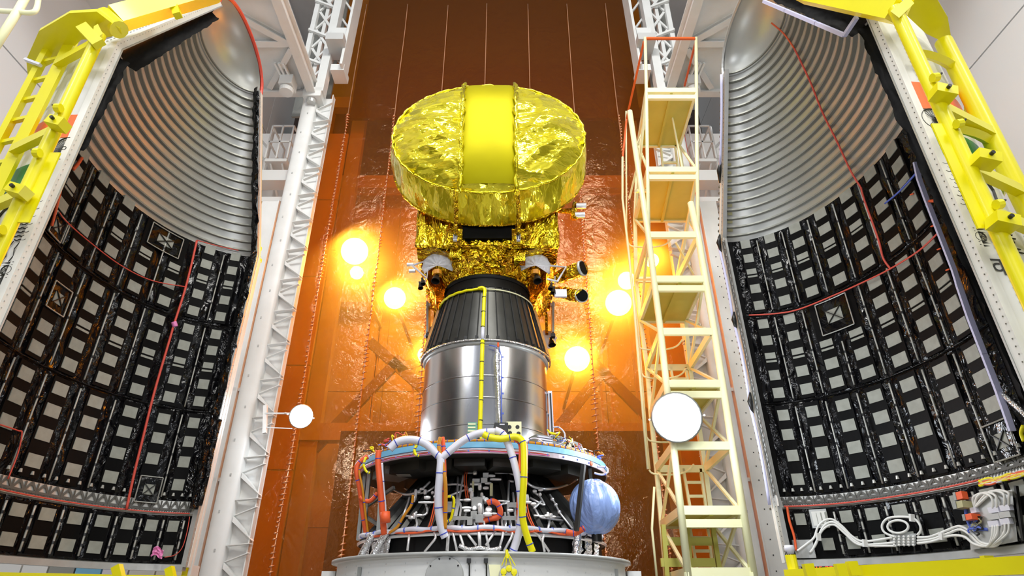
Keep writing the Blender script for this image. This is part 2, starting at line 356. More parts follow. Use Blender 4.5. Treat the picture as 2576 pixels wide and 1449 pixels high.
def flood(name, p, tgt, r, label, power, m='lens', col=(.86, .93, 1), yoke=True, group=None):
    t = thing(name, label, 'lamp', p, group)
    d = (Vector(tgt)-Vector(p)).normalized(); q = d.to_track_quat('Z', 'Y').to_matrix()
    MB().lathe([(0.001, -r*.9), (r*.45, -r*.85), (r*.55, -r*.3), (r*1.0, 0), (r*1.05, .02), (r*.98, .03)], p, 24, mtx=q).build('housing', 'box', t, smooth=True)
    MB().lathe([(0.001, .03), (r*.6, .028), (r*.97, .012)], p, 24, mtx=q).build('lens', m, t)
    if not yoke:
        MB().bar(Vector(p)+Vector((0, r*.9, 0)), Vector((p[0], 12.25, p[2])), .06).bar(Vector((p[0], 12.2, p[2])), Vector((p[0], 12.2, FLOOR)), .05).build('mast', 'tower_grey', t)
    if yoke:
        u = q @ Vector((1, 0, 0)); b = q @ Vector((0, 0, -1))
        MB().tube([Vector(p)+u*r*1.12, Vector(p)+u*r*1.12+b*r*1.3, Vector(p)-u*r*1.12+b*r*1.3, Vector(p)-u*r*1.12], .012, 6).build('yoke', 'tower', t)
    l = bpy.data.lights.new('flood_light', 'POINT' if yoke else 'SPOT'); l.energy = power; l.shadow_soft_size = r; l.color = col
    if not yoke: l.spot_size = math.radians(125); l.spot_blend = 1
    o = bpy.data.objects.new('flood_light', l); COL.objects.link(o); o.location = Vector(p)+d*(r*1.5+.08 if yoke else .06); o.rotation_euler = d.to_track_quat('-Z', 'Y').to_euler()
    return t
cam0 = (0, 0, 0)
amb = [((892, 632), 10.0, .26, 'upper'), ((897, 686), 10.2, .13, 'small'), ((993, 750), 9.9, .20, 'right'), ((1577, 706), 10.1, .17, 'a'), ((1556, 762), 10.0, .24, 'b'), ((1452, 903), 9.9, .22, 'c'), ((1072, 893), 9.9, .15, 'd'), ((1640, 655), 10.2, .14, 'e')]
lab = ['large floodlamp glowing through the orange curtain, upper left of the rocket', 'small round floodlamp just below the large one behind the orange curtain',
       'oval floodlamp behind the orange curtain beside the white thrusters', 'round floodlamp behind the orange curtain, directly left of the stair tower',
       'wide floodlamp behind the curtain below the round one near the stair tower', 'floodlamp behind the curtain to the right of the steel cylinder', 'floodlamp behind the curtain peeking out left of the dark cone',
       'floodlamp seen behind the stair tower rails through the curtain']
for (p, Y, r, _), lb in zip(amb, lab):
    flood('floodlamp', aY(*p, Y-.45), aY(1276, 700, 4), r, lb, 480 if r > .22 else 200, 'lens_warm', (1, .95, .85), yoke=False)
flood('floodlamp', aY(757, 1047, 8.0), (0.2, 3.5, .5), .155, 'bright bluish white floodlamp bracketed on the left tower edge', 40)
flood('floodlamp', aY(1702, 1050, 6.45), (0.0, .5, .3), .26, 'very bright white floodlamp in front of the stair tower', 55)
MB().bar(aY(660, 1040, 8.2), aY(730, 1040, 8.05), .02).bar(aY(660, 1075, 8.2), aY(735, 1078, 8.05), .012).bar(aY(668, 1020, 8.2), aY(666, 1090, 8.2), .05).build('lamp_bracket', 'tower', None)
tag(bpy.data.objects['lamp_bracket'], 'thin steel bracket holding the floodlamp to the left tower', 'bracket')

# ================================================================== FAIRINGS
BR = 1.046/1.62
class Fair:
    def __init__(s, C, p, sg, k, ring, bot, h1, h2):
        s.C = Vector((*C, 0)); s.ch = Vector((-math.sin(p), math.cos(p), 0)); s.ou = Vector((-sg*math.cos(p), -sg*math.sin(p), 0))
        s.sg = sg; s.k = k; s.ring = ring; s.bot = bot; s.h1 = h1; s.h2 = h2
    def R(s, h):
        if h <= s.k: return 1.62
        if h <= s.h1: return 1.62+(0.64-1.62)*(h-s.k)/(s.h1-s.k)
        q = min(1, (h-s.h1)/(s.h2-s.h1)); return .64*math.sqrt(max(0, 1-q*q))
    def P(s, t, h, off=0.):
        r = max(s.R(h)-off, .0001); b = max(s.R(h)*BR-off, .0001); a = math.radians(t)
        return s.C+s.ch*(r*math.cos(a))+s.ou*(b*math.sin(a))+Vector((0, 0, h))
    def rim(s, near, h, inward=0., out=0.):
        """point in the split plane; inward = towards the axis, out = towards the opening"""
        q = -1 if near else 1
        return s.C+s.ch*(q*(s.R(h)-inward))-s.ou*out+Vector((0, 0, h))
FL = Fair((-3.19, 4.976), .019, 1, 4.016, .881, .381, 5.881, 6.289)
FR = Fair((2.733, 4.67), .034, -1, 4.041, .905, .403, 5.88, 6.289)

def band(F, t0, t1, h0, h1, off0, off1, nt=24, nh=1, both=False):
    g = MB()
    g.grid(lambda u, v: F.P(t0+(t1-t0)*u, h0+(h1-h0)*v, off0), nt, nh)
    return g
def slab(F, t0, t1, h0, h1, o0, o1, nt=2):
    """solid curved block from outer offset o0 to inner offset o1"""
    g = MB(); n = nt+1; vs = []
    for i in range(n):
        t = t0+(t1-t0)*i/nt
        vs += [F.P(t, h0, o0), F.P(t, h0, o1), F.P(t, h1, o1), F.P(t, h1, o0)]
    fs = []
    for i in range(nt):
        a = i*4; b = a+4
        for q in range(4): fs.append((a+q, a+(q+1) % 4, b+(q+1) % 4, b+q))
    fs += [(0, 3, 2, 1), (nt*4, nt*4+1, nt*4+2, nt*4+3)]
    return g.add(vs, fs)
def fairing(F, side):
    lbl = {'L': 'open payload fairing half with black padded lining and red cord, beside the left wall',
           'R': 'open payload fairing half with white cables at its foot, standing behind the stair tower'}[side]
    T = thing('fairing_half', lbl, 'fairing', F.P(90, F.bot))
    L = side == 'L'
    # shell: one lathe-like skin with inner and outer faces
    hs = [F.bot, F.ring, 1.02, 2, 3, F.k-.02, F.k]+[F.k+(F.h1-F.k)*i/4 for i in range(1, 5)]+[F.h1+(F.h2-F.h1)*math.sin(PI/2*i/8) for i in range(1, 9)]
    def surf(off, flip):
        g = MB(); nt = 48
        vs = [F.P(180*i/nt, h, off) for i in range(nt+1) for h in hs]; m = len(hs)
        fs = []
        for i in range(nt):
            for j in range(m-1):
                q = (i*m+j, (i+1)*m+j, (i+1)*m+j+1, i*m+j+1); fs.append(q[::-1] if flip else q)
        return g.add(vs, fs)
    surf(0, False).build('inner_skin', 'skin', T, smooth=True, label='grey metal inner skin')
    surf(-.045, True).build('outer_skin', 'shell', T, smooth=True, label='white painted outer skin')
    # rims: flanges in the split plane
    hh = [F.bot+(F.k-F.bot)*i/10 for i in range(11)]+[F.k+(F.h1-F.k)*i/6 for i in range(1, 7)]
    def flange(near, hl, i0, i1, o0, o1, m, nm, lab_=None):
        g = MB(); vs = []
        for h in hl: vs += [F.rim(near, h, i0, o0), F.rim(near, h, i1, o0), F.rim(near, h, i1, o1), F.rim(near, h, i0, o1)]
        fs = []
        for i in range(len(hl)-1):
            a = i*4; b = a+4
            for q in range(4): fs.append((a+q, a+(q+1) % 4, b+(q+1) % 4, b+q))
        fs += [(0, 3, 2, 1), tuple((len(hl)-1)*4+q for q in range(4))]
        return g.add(vs, fs).build(nm, m, T, label=lab_)
    flange(True, hh, -.055, .012, -.02, .03, 'shell', 'rim_flange')
    flange(True, hh, .014, .026, -.02, .034, 'flange', 'seal_strip')
    flange(False, hh, -.055, .0, -.02, .03, 'shell', 'rim_flange')
    flange(False, hh, .0, .05 if L else .075, -.02, .026, 'flange', 'seal_strip')
    nose = [F.h1+(F.h2-F.h1)*math.sin(PI/2*i/12) for i in range(13)]
    pts = [F.rim(False, h, -.03, .012) for h in nose]+[F.rim(True, h, -.03, .012) for h in nose[::-1]]
    MB().tube(pts, .022, 6).build('nose_rim', 'red' if L else 'flange', T, label='thin red nose edge' if L else None)
    # rivet dots beside the rims (both are rows of small heads)
    g = MB()
    for i in range(120):
        h = F.bot+.05+(F.h1-F.bot-.08)*i/120
        for near, inn in ((True, -.035), (False, .03 if L else .05)):
            p = F.rim(near, h, inn, .032); g.box(p, (.005, .005, .007))
        if not L or h > F.k: 
            g.box(F.P(174.5, h, -.047), (.012, .012, .012)); 
        if i % 2 == 0: g.box(F.P(168, h, -.047), (.01, .01, .01))
    o = g.build('rivet_row', 'flange' if L else 'rivet', T); o['kind'] = 'stuff'
    # ribs of the cone
    nr = 20
    for i in range(nr):
        h = F.k+.045+(F.h1-F.k-.06)*i/(nr-1)
        n = 36; vs = []; fs = []
        for j in range(n+1):
            t = 1+178*j/n
            for o_, dz in ((.0, -.008), (.036, -.008), (.036, .012), (.030, .012), (.030, -.002), (.0, -.002)):
                r = F.R(h)-o_; b = F.R(h)*BR-o_; a = math.radians(t)
                vs.append(F.C+F.ch*(r*math.cos(a))+F.ou*(b*math.sin(a))+Vector((0, 0, h+dz)))
        for j in range(n):
            for q in range(6): fs.append((j*6+q, j*6+(q+1) % 6, (j+1)*6+(q+1) % 6, (j+1)*6+q))
        MB().add(vs, fs).build('rib', 'rib', T)
    band(F, 1, 179, F.h1-.03, F.h1-.028, .02, .02, 40).build('joint_band', 'flange', T)
    slab(F, 1, 179, F.h1-.035, F.h1+.005, 0, .02, 40).build('joint_band', 'flange', T)
    # black lining: one crinkled panel per column and band
    if L: cols = [13, 28.7, 44.4, 59.7, 74.9, 90.2, 104.6]; lims = [5, 20, 36.5, 52, 67.3, 82.5, 97.5, 112]
    else: cols = [13.4, 28.1, 42.4, 56.3, 70.3, 84.2, 97.8]; lims = [5, 20.5, 35.3, 49.5, 63.3, 77.3, 91, 107]
    bands = [(1.0, 1.94, [1.16, 1.395, 1.61, 1.815]), (1.95, 2.98, [2.06, 2.26, 2.465, 2.67, 2.875]), (3.0, F.k-.03, [3.11, 3.33, 3.54, 3.745, 3.945])]
    rnd = random.Random(3 if L else 5)
    slab(F, 2, 178, F.ring+.1, F.k-.02, .004, .012, 40).build('lining_backing', 'black', T, label='dull black lining')
    tw = 3.1
    special = {('L', 0, 1): 'skip1', }
    xs = {'L': [(1, 0, 4.0)], 'R': []}
    def pillow(t0, t1, h0, h1, m, amp, seed):
        def fn(u, v):
            t = t0+(t1-t0)*u; h = h0+(h1-h0)*v
            e = min(u, 1-u)*2; e2 = min(v, 1-v)*2
            k = min(1, e*4)*min(1, e2*14)
            n_ = noise.noise(Vector((t*.22, h*5, seed)))*amp*(.25+1.0*(1-min(1, e*1.7)))+noise.ridged_multi_fractal(Vector((t*.35, h*7, seed)), 1, 2, 2, 1, 2)*amp*.18*(1-min(1, e*1.3))
            return F.P(t, h, .016+k*(.012+n_))
        return MB().grid(fn, 14, 30)
    def pad(t, h, wt, hh_, split=False, nm='pad'):
        for (b0, b1) in (((-.5, .06), (.22, .5)) if False else ((( -.5, -.30), (-.12, .5)) if split else ((-.5, .5),))):
            slab(F, t-wt/2, t+wt/2, h+hh_*b0, h+hh_*b1, .02, .05, 3).build(nm, 'pad', T)
    for bi, (h0, h1, rows) in enumerate(bands):
        for ci in range(7):
            sd = rnd.random()*50
            pillow(lims[ci]+.3, lims[ci+1]-.3, h0, h1, None, .05, sd).build('lining_panel', 'film' if rnd.random() < .55 else 'film2', T, smooth=True)
            for ri, h in enumerate(rows):
                if L:
                    if bi == 0 and ci == 1 and ri == 0: continue
                    if bi == 2 and ci in (2, 3) and ri >= 3 : continue
                    if bi == 1 and ci == 5 and ri in (2, 3): continue
                    if bi == 2 and ci == 6 and ri in (0,): continue
                else:
                    if bi == 1 and ci in (2, 3) and ri in (3, 4): continue
                    if bi == 0 and ci == 6 and ri == 0: continue
                pad(cols[ci], h, 5.9, .112, split=(bi == 1 and ri == 2) or (bi == 2 and ri == 2 and ci not in (5,)))
        # one dull black quilt behind the pads
    for bi, (h0, h1, rows) in enumerate(bands):
        for ci in range(7):
            slab(F, cols[ci]-3.7, cols[ci]+3.7, h0+.02, h1-.02, .018, .043, 3).build('quilt_strip', 'black', T)
    # rods between the columns, tie bands on them
    def rod(t, h0, h1, r=.008):
        h0 += .03; h1 -= .05
        n = 5; o = MB().tube([F.P(t, h0+(h1-h0)*i/n, .052) for i in range(n+1)], r, 6).build('rod', 'rod', T, smooth=True)
        for i in (1, 2, 3):
            h = h0+(h1-h0)*i/4; MB().tube([F.P(t, h-.012, .052), F.P(t, h+.012, .052)], r*1.4, 6).build('tie', 'tie', o)
    for h0, h1, _ in bands:
        for ti in range(1, 7):
            if L and ti == 2: continue
            if not L and ti == 3 and h0 > 1.9 and h0 < 2: rod(lims[ti], h0, 2.5); continue
            rod(lims[ti], h0, h1)
    # horizontal seams
    for h in (1.945, 2.985):
        MB().tube([F.P(3+107*i/30, h, .05+.004*math.sin(i*2.1)) for i in range(31)], .007, 5).build('seam_strip', 'film2', T, smooth=True)
    # isogrid ring
    slab(F, 1, 179, F.ring-.005, 1.0, .004, .02, 48).build('isogrid_ring', 'iso', T)
    g = MB(); st = 4.6; t = 3
    hb, ht = F.ring+.035, .995
    while t < 112:
        for a, b in (((t, ht), (t+st/2, hb)), ((t+st/2, hb), (t+st, ht)), ((t+st/2, hb), (t+st/2, ht)), ((t, hb), (t+st, hb)), ((t, ht-.0), (t, ht-.03))):
            g.bar(F.P(a[0], a[1], .03), F.P(b[0], b[1], .03), .0035, .02)
        t += st
    g.build('isogrid_web', 'iso_dark', T)
    g = MB(); t = 3
    while t < 112:
        g.tube([F.P(t+st/2+st/2*math.cos(a), F.ring+.018+.022*0, .03) for a in (0, 1)], .002, 3)
        for q in range(4):
            tt = t+st*(q+.5)/4
            g.tube([F.P(tt-.45, F.ring+.006, .032), F.P(tt-.45, F.ring+.02, .032), F.P(tt, F.ring+.028, .032), F.P(tt+.45, F.ring+.02, .032), F.P(tt+.45, F.ring+.006, .032)], .003, 4)
        t += st
    g.build('scalloped_edge', 'iso_dark', T)
    for i in range(22):
        tt = 5+i*4.6
        if L and 22 < tt < 34: continue
        c = F.P(tt, 1.045, .05)
        MB().lathe([(.001, 0), (.016, 0), (.010, .03), (.001, .032)], c, 8).build('stud', 'rod', T)
    # lower padded section
    lc = [10.3+10.65*i for i in range(10)]
    b0, b1 = F.bot+.03, F.ring-.02
    slab(F, 2, 178, b0, b1, .004, .012, 40).build('lower_backing', 'black', T)
    slab(F, 0, 180, F.bot-.035, F.bot+.02, -.03, .05, 48).build('bottom_flange', 'flange', T)
    for i, t in enumerate(lc):
        if not L and i in (0, 1): lo = True
        else: lo = False
        if L or i != 1:
            pillow(t-4.9, t+4.9, b0, b1, None, .03, rnd.random()*50).build('lining_panel', 'film' if rnd.random() < .6 else 'film2', T, smooth=True)
            slab(F, t-3.3, t+3.3, b0+.02, b1-.03, .018, .042, 3).build('quilt_strip', 'black', T)
        dz = 0 if L else .03
        pad(t, .755+dz, 5.4 if L else 5.2, .105)
        if L or i != 0: pad(t, .525+dz, 5.4 if L else 5.2, .105)
        if (L or i > 1) and i < 9: rod(t-5.3 if L else t-4.9, b0, b1, .01)
    return T
TL = fairing(FL, 'L'); TR = fairing(FR, 'R')

# framed access covers with an X of tape
def cover(F, T, t, h, wt, hh_, m='pad'):
    fr = slab(F, t-wt/2, t+wt/2, h-hh_/2, h+hh_/2, .02, .05, 4).build('access_cover', 'film2', T, label='black access cover crossed with tape')
    a = wt/2; b = hh_/2
    for q in (((-a, b), (a, b)), ((-a, -b), (a, -b)), ((-a, -b), (-a, b)), ((a, -b), (a, b))):
        MB().tube([F.P(t+q[0][0]+(q[1][0]-q[0][0])*i/4, h+q[0][1]+(q[1][1]-q[0][1])*i/4, .062) for i in range(5)], .006, 5).build('cover_edge', 'rod', fr)
    slab(F, t-wt*.24, t+wt*.24, h-hh_*.2, h+hh_*.2, .05, .056, 3).build('window', 'pad', fr)
    for s_ in (-1, 1):
        MB().bar(F.P(t-wt*.25*s_, h-hh_*.22, .062), F.P(t+wt*.25*s_, h+hh_*.22, .062), .012, .008).build('tape', 'tie', fr)
cover(FL, TL, 26.5, 1.09, 10.5, .25)
cover(FL, TL, 89.5, 2.56, 9, .26)
cover(FL, TL, 103, 3.12, 8, .22)
cover(FL, TL, 52.5, 3.80, 17, .27)
cover(FR, TR, 49.5, 2.75, 15, .36)
cover(FR, TR, 96.5, 1.13, 10, .27)
# ================================================================== ROCKET STACK
C0 = Vector((X0, Y0, 0))
def cyl(a, r, z): a = math.radians(a); return Vector((X0+r*math.sin(a), Y0-r*math.cos(a), z))
def lat(prof, n=96, a0=0, a1=2*PI): return MB().lathe(prof, (X0, Y0, 0), n, a0, a1)
# white drum
dr = thing('launch_drum', 'broad white drum with a lipped rim carrying the rocket stage', 'drum', (X0, Y0, FLOOR))
lat([(1.50, FLOOR+.35), (1.50, .405), (1.53, .410), (1.553, .418), (1.553, .437), (1.47, .437), (1.44, .40), (1.2, .40)], 128).build('body', 'white', dr, auto=30)
lat([(1.535, .409), (1.56, .414), (1.56, .440), (1.54, .443), (1.46, .441)], 128).build('rim', 'flange', dr, smooth=True, label='grey rolled rim')
lat([(1.7, FLOOR), (1.7, FLOOR+.3), (1.55, FLOOR+.36), (1.50, FLOOR+.36)], 64).build('pedestal', 'tower_grey', dr)
def plate_on_drum(px, py, r, name, m, dep=.03, n=32, label=None):
    p = aY(px, py, 5.55); a = math.degrees(math.asin((p.x-X0)/1.5)); c = cyl(a, 1.5, p.z)
    q = (c-Vector((X0, Y0, c.z))).normalized().to_track_quat('Z', 'Y').to_matrix()
    return MB().lathe([(.001, dep), (r-.006, dep), (r, dep-.006), (r, -.02)], c, n, mtx=q).build(name, m, dr, auto=30, label=label), c, q
cp, c, q = plate_on_drum(1118, 1452, .165, 'cover_disc', 'flange', label='round grey access cover')
for k in range(10):
    a = k*PI/5; v = q @ Vector((.148*math.cos(a), .148*math.sin(a), .03))
    MB().lathe([(.001, .008), (.007, .006), (.008, 0)], c+v, 8, mtx=q).build('screw', 'tie', cp)
for px in (918, 1552):
    a = math.degrees(math.asin((aY(px, 1430, 6.2).x-X0)/1.5)); MB().box(cyl(a, 1.505, .27), (.03, .03, .16)).box(cyl(a+1.2, 1.51, .27), (.006, .02, .15)).build('slot', 'box', dr)
for s_ in (-1, 1):
    MB().box(cyl(s_*88, 1.58, .30), (.14, .3, .12)).box(cyl(s_*90, 1.64, .33), (.06, .2, .06)).build('side_lug', 'white', dr)
MB().hexa([cyl(6.4, 1.50, -.1), cyl(10.5, 1.50, -.1), cyl(10.5, 1.54, -.1), cyl(6.4, 1.54, -.1), cyl(4.2, 1.50, .34), cyl(7.8, 1.50, .34), cyl(7.8, 1.53, .34), cyl(4.2, 1.53, .34)]).build('pale_plate', 'pale', dr, label='pale yellow slanted plate')
for a in (-2.1, 3.3): MB().box(cyl(a, 1.52, .37), (.035, .03, .035)).tube([cyl(a, 1.53, .36), cyl(a+.2, 1.515, .33), cyl(a+.6, 1.51, -.1)], .006, 5).build('clip', 'tie', dr)
g = MB()
for a in range(-60, 61, 4):
    if a % 8 == 0: g.box(cyl(a, 1.502, .36), (.006, .006, .012)).box(cyl(a, 1.502, .30), (.006, .006, .01))
o = g.build('small_marks', 'flange', dr); o['kind'] = 'stuff'
for a in (-31, -19, 20, 30): MB().box(cyl(a, 1.505, .23), (.035, .012, .03)).build('bracket', 'flange', dr)

# yellow sling bag of tags
sl = thing('yellow_tag_bundle', 'round holder of yellow discs hanging on yellow cords over the drum rim', 'tag bundle', cyl(.6, 1.57, .1))
kc = aY(1280, 1447, 5.48)
MB().lathe([(.001, 0), (.075, 0), (.085, -.02)], kc, 24, mtx=Vector((0, -1, .1)).to_track_quat('Z', 'Y').to_matrix()).build('backing', 'flange', sl)
for k in range(6):
    a = k*PI/3+.5; p = kc+Vector((.05*math.cos(a), -.014, .05*math.sin(a)))
    MB().lathe([(.001, .012), (.024, .01), (.026, 0)], p, 16, mtx=Vector((0, -1, 0)).to_track_quat('Z', 'Y').to_matrix()).build('disc', 'ytape', sl)
tp = aY(1276, 1388, 5.47)
for dx in (-.06, -.025, .02, .055): MB().tube([tp, kc+Vector((dx, -.01, .07))], .004, 5).build('cord', 'ytape', sl)
MB().tube([tp+Vector((0, .06, .01)), tp+Vector((-.005, 0, .01)), tp+Vector((0, 0, -.05))], .012, 6).build('knot', 'ytape', sl)

# dark lower stage
LOWC = lambda z: 1.30-.86*(z-.60)
st = thing('lower_stage_skirt', 'black ribbed conical stage skirt rising from the white drum under the deck', 'rocket stage', (X0, Y0, .44))
lat([(1.28, .44), (1.27, .60), (1.31, .605), (1.31, .635), (1.285, .64)], 96).build('base_band', 'cone_dk', st, smooth=False)
n = 96; vs = []; fs = []
for i in range(n):
    a = 360*i/n
    for z in (.62, .9, 1.3): vs.append(cyl(a, LOWC(z)-.01, z))
for i in range(n):
    j = (i+1) % n
    for q_ in range(2): fs.append((i*3+q_, j*3+q_, j*3+q_+1, i*3+q_+1))
MB().add(vs, fs).build('cone_skin', 'cone_dk', st, smooth=True)
for i in range(-13, 14):
    a = i*7.0
    MB().bar(cyl(a, LOWC(.63)+.005, .63), cyl(a*1.0, LOWC(1.29)+.005, 1.29), .045, .03, (0, -1, 0)).build('stringer', 'cone', st)
lat([(1.315, .590), (1.33, .60), (1.33, .612), (1.315, .62)], 96).build('edge_ring', 'chrome', st, smooth=True, label='thin bright ring')
for a in (-58, -50, -43, 44, 52, 60):
    MB().grid(lambda u, v: cyl(a+6*u-3+v*2, 1.31+.05*noise.noise(Vector((u*3, v*4, a))), .43+.2*v), 8, 8).build('foil_wrap', 'silver', st, label='crumpled silver foil')
# deck
dk_ = thing('equipment_deck', 'round equipment deck with a light blue edge band above the black skirt', 'deck', (X0, Y0, 1.3))
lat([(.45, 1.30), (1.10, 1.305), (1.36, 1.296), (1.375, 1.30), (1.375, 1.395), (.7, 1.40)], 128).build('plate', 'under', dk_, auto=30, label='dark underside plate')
lat([(1.376, 1.294), (1.386, 1.296), (1.386, 1.342), (1.376, 1.344)], 128).build('silver_band', 'greyband', dk_)
lat([(1.376, 1.345), (1.392, 1.347), (1.390, 1.402), (1.30, 1.408)], 128).build('blue_band', 'bluebd', dk_, label='light blue edge band')
for a in range(-60, 64, 8): MB().box(cyl(a, 1.388, 1.318), (.014, .01, .014)).build('blue_marker', 'bluewire', dk_)
MB().lathe([(.001, .012), (.022, .01), (.024, 0)], cyl(54, 1.385, 1.32), 12, mtx=Matrix.Rotation(math.radians(54), 3, 'Z') @ Vector((0, -1, 0)).to_track_quat('Z', 'Y').to_matrix()).build('red_knob', 'orange', dk_, label='round red knob')
MB().tube([cyl(a, 1.355+.006*math.sin(a*3), 1.42) for a in range(-80, 81, 3)], .017, 7).build('edge_cable', 'amber', dk_, smooth=True, label='amber taped cable around the edge')
g = MB()
for a in range(-79, 80, 3): g.tube([cyl(a, 1.355, 1.42), cyl(a+.35, 1.355, 1.42)], .0195, 7)
o = g.build('cable_ties', 'bluetie', dk_); o['kind'] = 'stuff'
for k in range(3):
    MB().tube([cyl(a, 1.389, 1.305+.011*k+.004*math.sin(a*.3+k)) for a in range(-70, 30, 3)], .0035, 5).build('edge_wire', ('pinkt', 'red', 'hose')[k], dk_)
# hanging underside boxes
def ubox(a, r, w_, d, h, m='under', nm='underside_box', z=1.30):
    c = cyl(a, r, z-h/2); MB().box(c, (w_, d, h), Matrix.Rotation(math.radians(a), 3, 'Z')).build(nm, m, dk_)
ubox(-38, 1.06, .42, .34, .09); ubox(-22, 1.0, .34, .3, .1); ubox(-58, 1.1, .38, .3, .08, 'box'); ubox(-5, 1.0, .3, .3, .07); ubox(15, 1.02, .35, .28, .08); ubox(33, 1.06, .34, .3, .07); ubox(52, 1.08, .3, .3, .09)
p = cyl(-44, 1.12, 1.205); MB().box(p, (.14, .10, .004)).build('label_plate', 'rod', dk_)
# struts between deck and skirt
for a in (-72, -62, -48, 57):
    MB().bar(cyl(a, 1.33, 1.30), cyl(a+2, 1.33, .63), .035, .05).build('strut', 'box' if a < 0 else 'darkbox', dk_)
MB().bar(cyl(-70, 1.3, .95), cyl(-50, 1.15, 1.1), .03).build('strut', 'box', dk_); MB().bar(cyl(-72, 1.3, .88), cyl(-56, 1.2, .74), .03).build('strut', 'box', dk_)
MB().bar(aY(1468, 1170, 5.9), aY(1450, 1335, 5.75), .04, .03).build('strut', 'darkbox', dk_, label='black strut crossing the blue ball')

def onc(px, py, off=.06):
    """point a little in front of the skirt along a pixel's line of sight"""
    d = ray(px, py); k = 4.5
    while k < 9:
        p = d*k; r = math.hypot(p.x-X0, p.y-Y0); z = p.z
        lim = (LOWC(z) if z > .6 else 1.31)+off if z < 1.30 else (1.40+off if z < 1.41 else .76+off)
        if z > 1.15 and z <= 1.30: lim = max(lim, 0)
        if r <= lim: return p
        k += .01
    return d*7
# top-of-deck equipment, each unit a thing
def unit(name, a, r, w_, d, h, m, label, cat='box', extra=None):
    c = cyl(a, r, 1.405); R_ = Matrix.Rotation(math.radians(a), 3, 'Z')
    t = thing(name, label, cat, c)
    MB().box(c+Vector((0, 0, h/2)), (w_, d, h), R_).build('case', m, t)
    MB().box(c+Vector((0, 0, h+.004)), (w_*.86, d*.86, .008), R_).build('lid', m, t)
    if extra: extra(t, c, R_)
    return t
def conns(n_, m='darkbox'):
    def f(t, c, R_):
        for k in range(n_):
            p = c+R_ @ Vector(((k-(n_-1)/2)*.035, -.07, .05)); MB().lathe([(.001, .03), (.011, .03), (.013, 0)], p, 8, mtx=R_ @ Vector((0, -1, .4)).to_track_quat('Z', 'Y').to_matrix()).build('connector', m, t)
    return f
def fins(t, c, R_):
    for k in range(5): MB().box(c+R_ @ Vector((-.0, -.09, .022+.024*k)), (.17, .02, .014), R_).build('fin', 'hose', t)
unit('grey_electronics_box', -33, 1.16, .24, .18, .10, 'box', 'plain grey slanted box on the deck left of the steel cylinder', extra=conns(4))
unit('dark_relay_box', -47, 1.18, .17, .12, .08, 'darkbox', 'black relay box with connectors at the far left of the deck edge', extra=conns(4, 'chrome'))
unit('finned_box', 31, 1.16, .18, .15, .14, 'box', 'finned silver heat-sink box on the deck right of the cylinder', extra=fins)
unit('black_connector_box', 39, 1.17, .16, .14, .16, 'darkbox', 'black connector cluster behind the amber cable, right of the finned box', extra=conns(4, 'chrome'))
unit('olive_relay_box', 46, 1.18, .12, .12, .15, 'olive', 'olive relay box between black connector clusters on the right deck edge', extra=conns(3, 'chrome'))
unit('dark_valve_box', 53, 1.2, .16, .12, .14, 'darkbox', 'dark box with white plugs near the right end of the deck', extra=conns(4, 'hose'))
unit('small_relay_box', 62, 1.22, .12, .1, .08, 'olive', 'small brown relay at the extreme right end of the deck', extra=conns(3, 'orange'))
for a, hgt in ((-52, .1), (-56, .07), (-43, .12)):
    pass
gb = thing('green_circuit_box', 'green and cream striped circuit box standing in front of the steel cylinder', 'box', cyl(-8, .86, 1.405))
p = aY(1188, 1085, 5.95); MB().box(p, (.09, .04, .17)).build('case', 'green', gb)
for k in range(5): MB().box(p+Vector((-.005, -.022, -.07+.034*k)), (.075, .008, .014)).build('stripe', 'pale', gb)
for k in range(4): MB().box(aY(1203, 1098, 5.93)+Vector((0, 0, -.05+.034*k)), (.03, .03, .016)).build('plug', 'darkbox', gb)
bb = thing('cream_terminal_box', 'cream terminal box with round black holes in front of the steel cylinder', 'box', cyl(8, .86, 1.405))
p = aY(1293, 1083, 5.95); MB().box(p, (.15, .04, .17)).build('case', 'pale', bb)
for dx, dz in ((-.045, .03), (.035, .03), (-.04, -.03), (.045, -.035)): MB().lathe([(.001, .006), (.019, .004), (.021, 0)], p+Vector((dx, -.02, dz)), 12, mtx=Vector((0, -1, 0)).to_track_quat('Z', 'Y').to_matrix()).build('socket', 'darkbox', bb)
bc = thing('black_sloped_box', 'black slope-sided box between the yellow hose and the cream terminal box', 'box', cyl(3, .86, 1.405))
p = aY(1258, 1083, 5.9); MB().hexa([p+Vector(v) for v in ((-.085, -.02, -.06), (.08, -.02, -.06), (.08, .03, -.06), (-.085, .03, -.06), (-.055, -.02, .075), (.08, -.02, .075), (.08, .03, .075), (-.055, .03, .075))]).build('case', 'darkbox', bc)
MB().box(p+Vector((.02, -.022, .055)), (.05, .006, .012)).build('label_strip', 'hose', bc)
